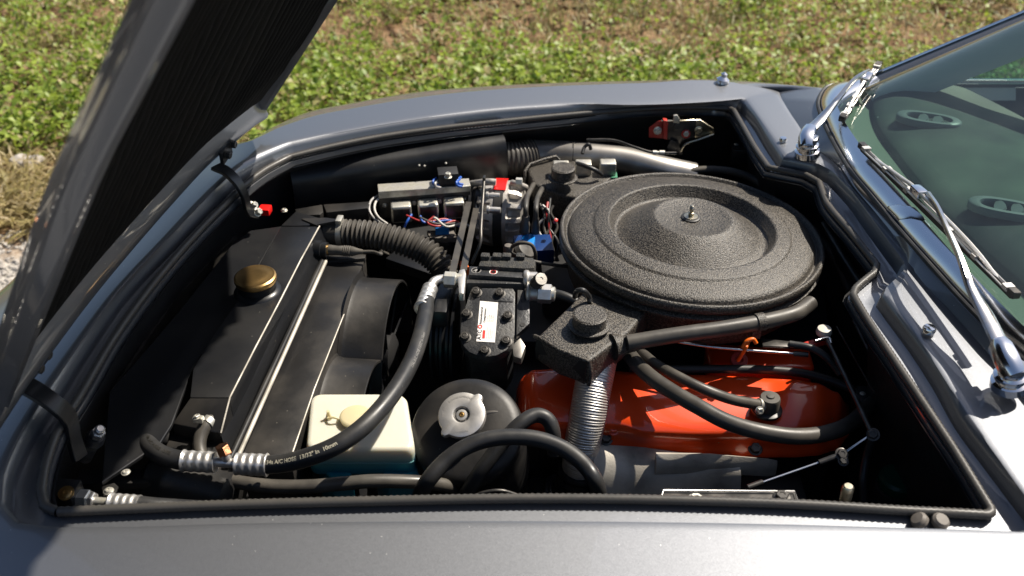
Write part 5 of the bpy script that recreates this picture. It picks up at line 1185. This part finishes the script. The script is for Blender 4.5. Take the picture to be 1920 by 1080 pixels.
for k, (px, py, lbl) in enumerate(((1052, 306, 'zinc relay almost hidden behind the far snorkel'), (1094, 304, 'square zinc relay between the far snorkel and the lettered one'), (1140, 303, 'square zinc relay with pressed lettering on its face'))):
    r2 = thing('relay', lbl, 'relay', P(px, py + 12, .79), 'relays beside the far snorkel')
    c = P(px, py, .826) - Z3 * .012; g = G(); g.box(c, .030, .022, .026, (V3(1, 0, 0), V3(0, 1, 0), Z3)); part('relay_case', g, 'zinc', r2, bevel=.003, seg=3)
    g = G(); g.box(c - Z3 * .014 - V3(0, .004, 0), .036, .026, .003, (V3(1, 0, 0), V3(0, 1, 0), Z3)); part('base_plate', g, 'green_board', r2)
    if k == 2:
        g, w = text_g('LUCAS', .0062, lambda a, b, l: c + V3(-.0105 + a, -.0114, -.002 + b), .0002); part('pressed_lettering', g, 'aluminium', r2)
lt = thing('bonnet_latch', 'red and zinc bonnet latch bolted in the far rear corner', 'latch', P(1270, 270, .80))
yl = P(1270, 240, .84).y - .02
def LY(px, py, dy=0): return PY(px, py, yl + dy)
g = G(); g.prism([LY(x, y) for x, y in [(1217, 258), (1217, 240), (1234, 227), (1248, 226), (1248, 260)]], V3(0, .003, 0)); part('mounting_tab', g, 'red_oxide', lt, bevel=.0005)
g = G(); g.prism([LY(x, y, -.006) for x, y in [(1250, 228), (1306, 226), (1303, 258), (1285, 262), (1270, 275), (1262, 272), (1252, 258)]], V3(0, .003, 0)); part('latch_plate', g, 'dark_steel', lt, bevel=.0005)
g = G(); g.prism([LY(x, y, .0) for x, y in [(1303, 225), (1312, 225), (1336, 240), (1340, 250), (1335, 254), (1302, 258)]], V3(0, .003, 0)); part('mounting_tab', g, 'yellow_zinc', lt, bevel=.0005)
g = G(); g.prism([LY(x, y, -.012) for x, y in [(1244, 226), (1252, 227), (1251, 262), (1244, 260)]], V3(0, .012, 0)); part('folded_flange', g, 'red_oxide', lt, bevel=.0005)
g = G(); g.tube([LY(1240, 226, -.004), LY(1275, 226, -.008), LY(1312, 225, -.002), LY(1337, 241, 0)], .0012, n=8, smooth=False); part('plate_edge', g, 'yellow_zinc', lt)
g = G(); g.tube([LY(1338, 252, -.003), LY(1310, 262, -.008), LY(1286, 270, -.012), LY(1276, 284, -.012)], .0024, n=10); part('lever_rod', g, 'yellow_zinc', lt)
g = G(); g.prism([LY(x, y, -.010) for x, y in [(1262, 230), (1263, 217), (1270, 216), (1275, 224), (1274, 232)]], V3(0, .005, 0)); part('hook', g, 'zinc', lt, bevel=.001)
g = G(); g.prism([LY(x, y, -.012) for x, y in [(1258, 262), (1272, 268), (1280, 290), (1270, 292), (1256, 284), (1250, 278)]], V3(0, .005, 0)); part('release_lever', g, 'dark_steel', lt, bevel=.001)
for px, py, m in ((1233, 245, 'zinc'), (1268, 236, 'dark_steel'), (1286, 250, 'zinc'), (1310, 244, 'yellow_zinc')): bolt(lt, LY(px, py, -.006), V3(0, -1, .1).normalized(), .0055, m, 'bolt', .8)
g = G(); g.lathe(LY(1286, 251, -.008), V3(0, -1, .1), [(.0085, 0), (.0085, .001)], 20); part('red_washer', g, 'red_oxide', lt)
hose('release_cable', [(1100, 262, .85), (1150, 263, .85), (1190, 276, .845), (1225, 286, .84), (1268, 287, .84)], 2.5, 'dark_steel', 'thin black release cable running to the bonnet latch', 'cable', r=.0026, n=10)
g = G(); g.lathe(P(1224, 286, .842), V3(1, .0, -.02), [(.0042, 0), (.0042, .007), (.003, .008), (.003, .012), (.0045, .0125), (.0045, .022)], 16); solo('cable_ferrule', g, 'zinc', 'small zinc cable end joined to the bonnet latch lever', 'ferrule')
g = G(); g.box(P(1520, 352, .84), .006, .02, .04); g2 = g; solo('hinge_bracket', g2, 'dark_steel', 'small steel bracket on the bulkhead beside the far wiper corner', 'bracket', bevel=.002)
hose('bulkhead_pipe', [(1545, 420, .82), (1580, 480, .82), (1622, 545, .81)], 5, 'dark_steel', 'smooth dark pipe along the bulkhead right of the air cleaner', 'pipe', r=.006)

# ---- near front corner: pressure fittings -----------------------------------------------------------------
pf = thing('pressure_fitting', 'silver and black pressure valve standing in the near front corner', 'valve', P(165, 870, .74))
a_, b_ = P(160, 858, .775), P(190, 800, .85); d_ = (b_ - a_).normalized(); L_ = (b_ - a_).length
g = G(); g.lathe(a_, d_, [(.0085, 0), (.0085, L_ * .42)], 24); part('valve_body', g, 'aluminium', pf)
g = G(); g.hexa(a_ + d_ * L_ * .42, d_, .0105, L_ * .12); part('hex_collar', g, 'zinc', pf, sharp=25)
g = G(); g.lathe(a_ + d_ * L_ * .54, d_, [(.011, 0), (.012, .003), (.009, .006), (.012, .010), (.009, .014)], 24); part('black_collar', g, 'rubber', pf)
g = G(); g.hexa(a_ + d_ * L_ * .72, d_, .0085, L_ * .14); g.lathe(a_ + d_ * L_ * .86, d_, [(.006, 0), (.006, .006), (.004, .008)], 16); part('valve_tip', g, 'aluminium', pf, sharp=25)
g = G(); g.prism(PL([(150, 880), (292, 878), (280, 905), (142, 908)], .775), .012); solo('mounting_plate', g, 'dusty_black_paint', 'worn black mounting plate under the pressure valve', 'plate', bevel=.001)
pu = thing('pipe_union', 'pipe union with brass screw, silver nut and crimped sleeve along the near seal', 'pipe union', P(180, 942, .78))
g = G(); g.box(P(126, 930, .815), .030, .03, .03); part('valve_block', g, 'satin_black_paint', pu, bevel=.004); bolt(pu, P(124, 925, .831), V3(0, -.3, .95).normalized(), .0075, 'brass', 'plug_screw', .3, 'round')
g = G(); g.lathe(P(92, 930, .81), U, [(.009, 0), (.012, .003), (.012, .02)], 24); part('end_cap', g, 'dark_steel', pu)
g = G(); g.hexa(P(145, 937, .81), U, .0135, .016); part('union_nut', g, 'zinc', pu, sharp=25); g = G(); g.hexa(P(166, 938, .81), U, .0105, .008); part('lock_nut', g, 'aluminium', pu, sharp=25)
g = G(); g.tube([P(175, 940, .81), P(212, 943, .81)], .0055, n=16, sub=1); part('pipe', g, 'zinc', pu)
ferrule(pu, P(208, 943, .81), P(262, 947, .81), .0115)
g = G(); g.tube(PL([(258, 946, .81), (300, 950, .805), (380, 955, .79)]), .0105, n=20); part('hose_wall', g, 'rubber', pu)
g = G(); g.prism(PL([(190, 912), (214, 905), (222, 912), (214, 930), (194, 930)], .80), .003); sb = solo('small_bracket', g, 'dark_steel', 'small steel tab with a zinc screw above the pipe union', 'bracket', bevel=.0008); 
bolt(sb, P(204, 921, .8005), Z3, .0050, 'zinc', 'screw', .7, 'round')
bolt(rad, P(236, 886, .81), Z3, .0045, 'zinc', 'screw', .6, 'round')

# ---- bulkhead and inner wing details in the shade ---------------------------------------------------------
hose('wiring_loom', [(1240, 330, .78), (1330, 318, .79), (1400, 330, .79), (1460, 370, .78), (1520, 420, .77), (1570, 490, .76), (1600, 560, .75), (1660, 690, .74), (1720, 800, .72)], 6, 'dusty_rubber', 'taped wiring loom running along the bulkhead behind the air cleaner', 'wiring loom', r=.0075)
hose('brake_pipe', [(1600, 600, .74), (1650, 700, .73), (1700, 790, .72), (1760, 900, .70)], 3, 'worn_pipe', 'thin metal brake pipe low along the near end of the bulkhead', 'pipe', r=.0026, n=10)
for (px, py, z, a, b, lbl) in ((1395, 290, .80, .05, .03, 'dark junction box on the bulkhead behind the bonnet latch'), (1640, 760, .70, .06, .04, 'dark junction box on the bulkhead beside the throttle rods')):
    jx = thing('junction_box', lbl, 'junction box', P(px, py, z - .03), 'junction boxes on the bulkhead')
    g = G(); g.box(P(px, py, z), a, b, .035); part('box_body', g, 'dusty_black_paint', jx, bevel=.004)
    g = G(); g.box(P(px, py, z) + Z3 * .019, a * .92, b * .92, .004); part('box_lid', g, 'satin_black_paint', jx, bevel=.001)
    for q in (-1, 1): bolt(jx, P(px, py, z) + Z3 * .0212 + U * (a * .36 * q), Z3, .0035, 'zinc', 'screw', .6, 'round')
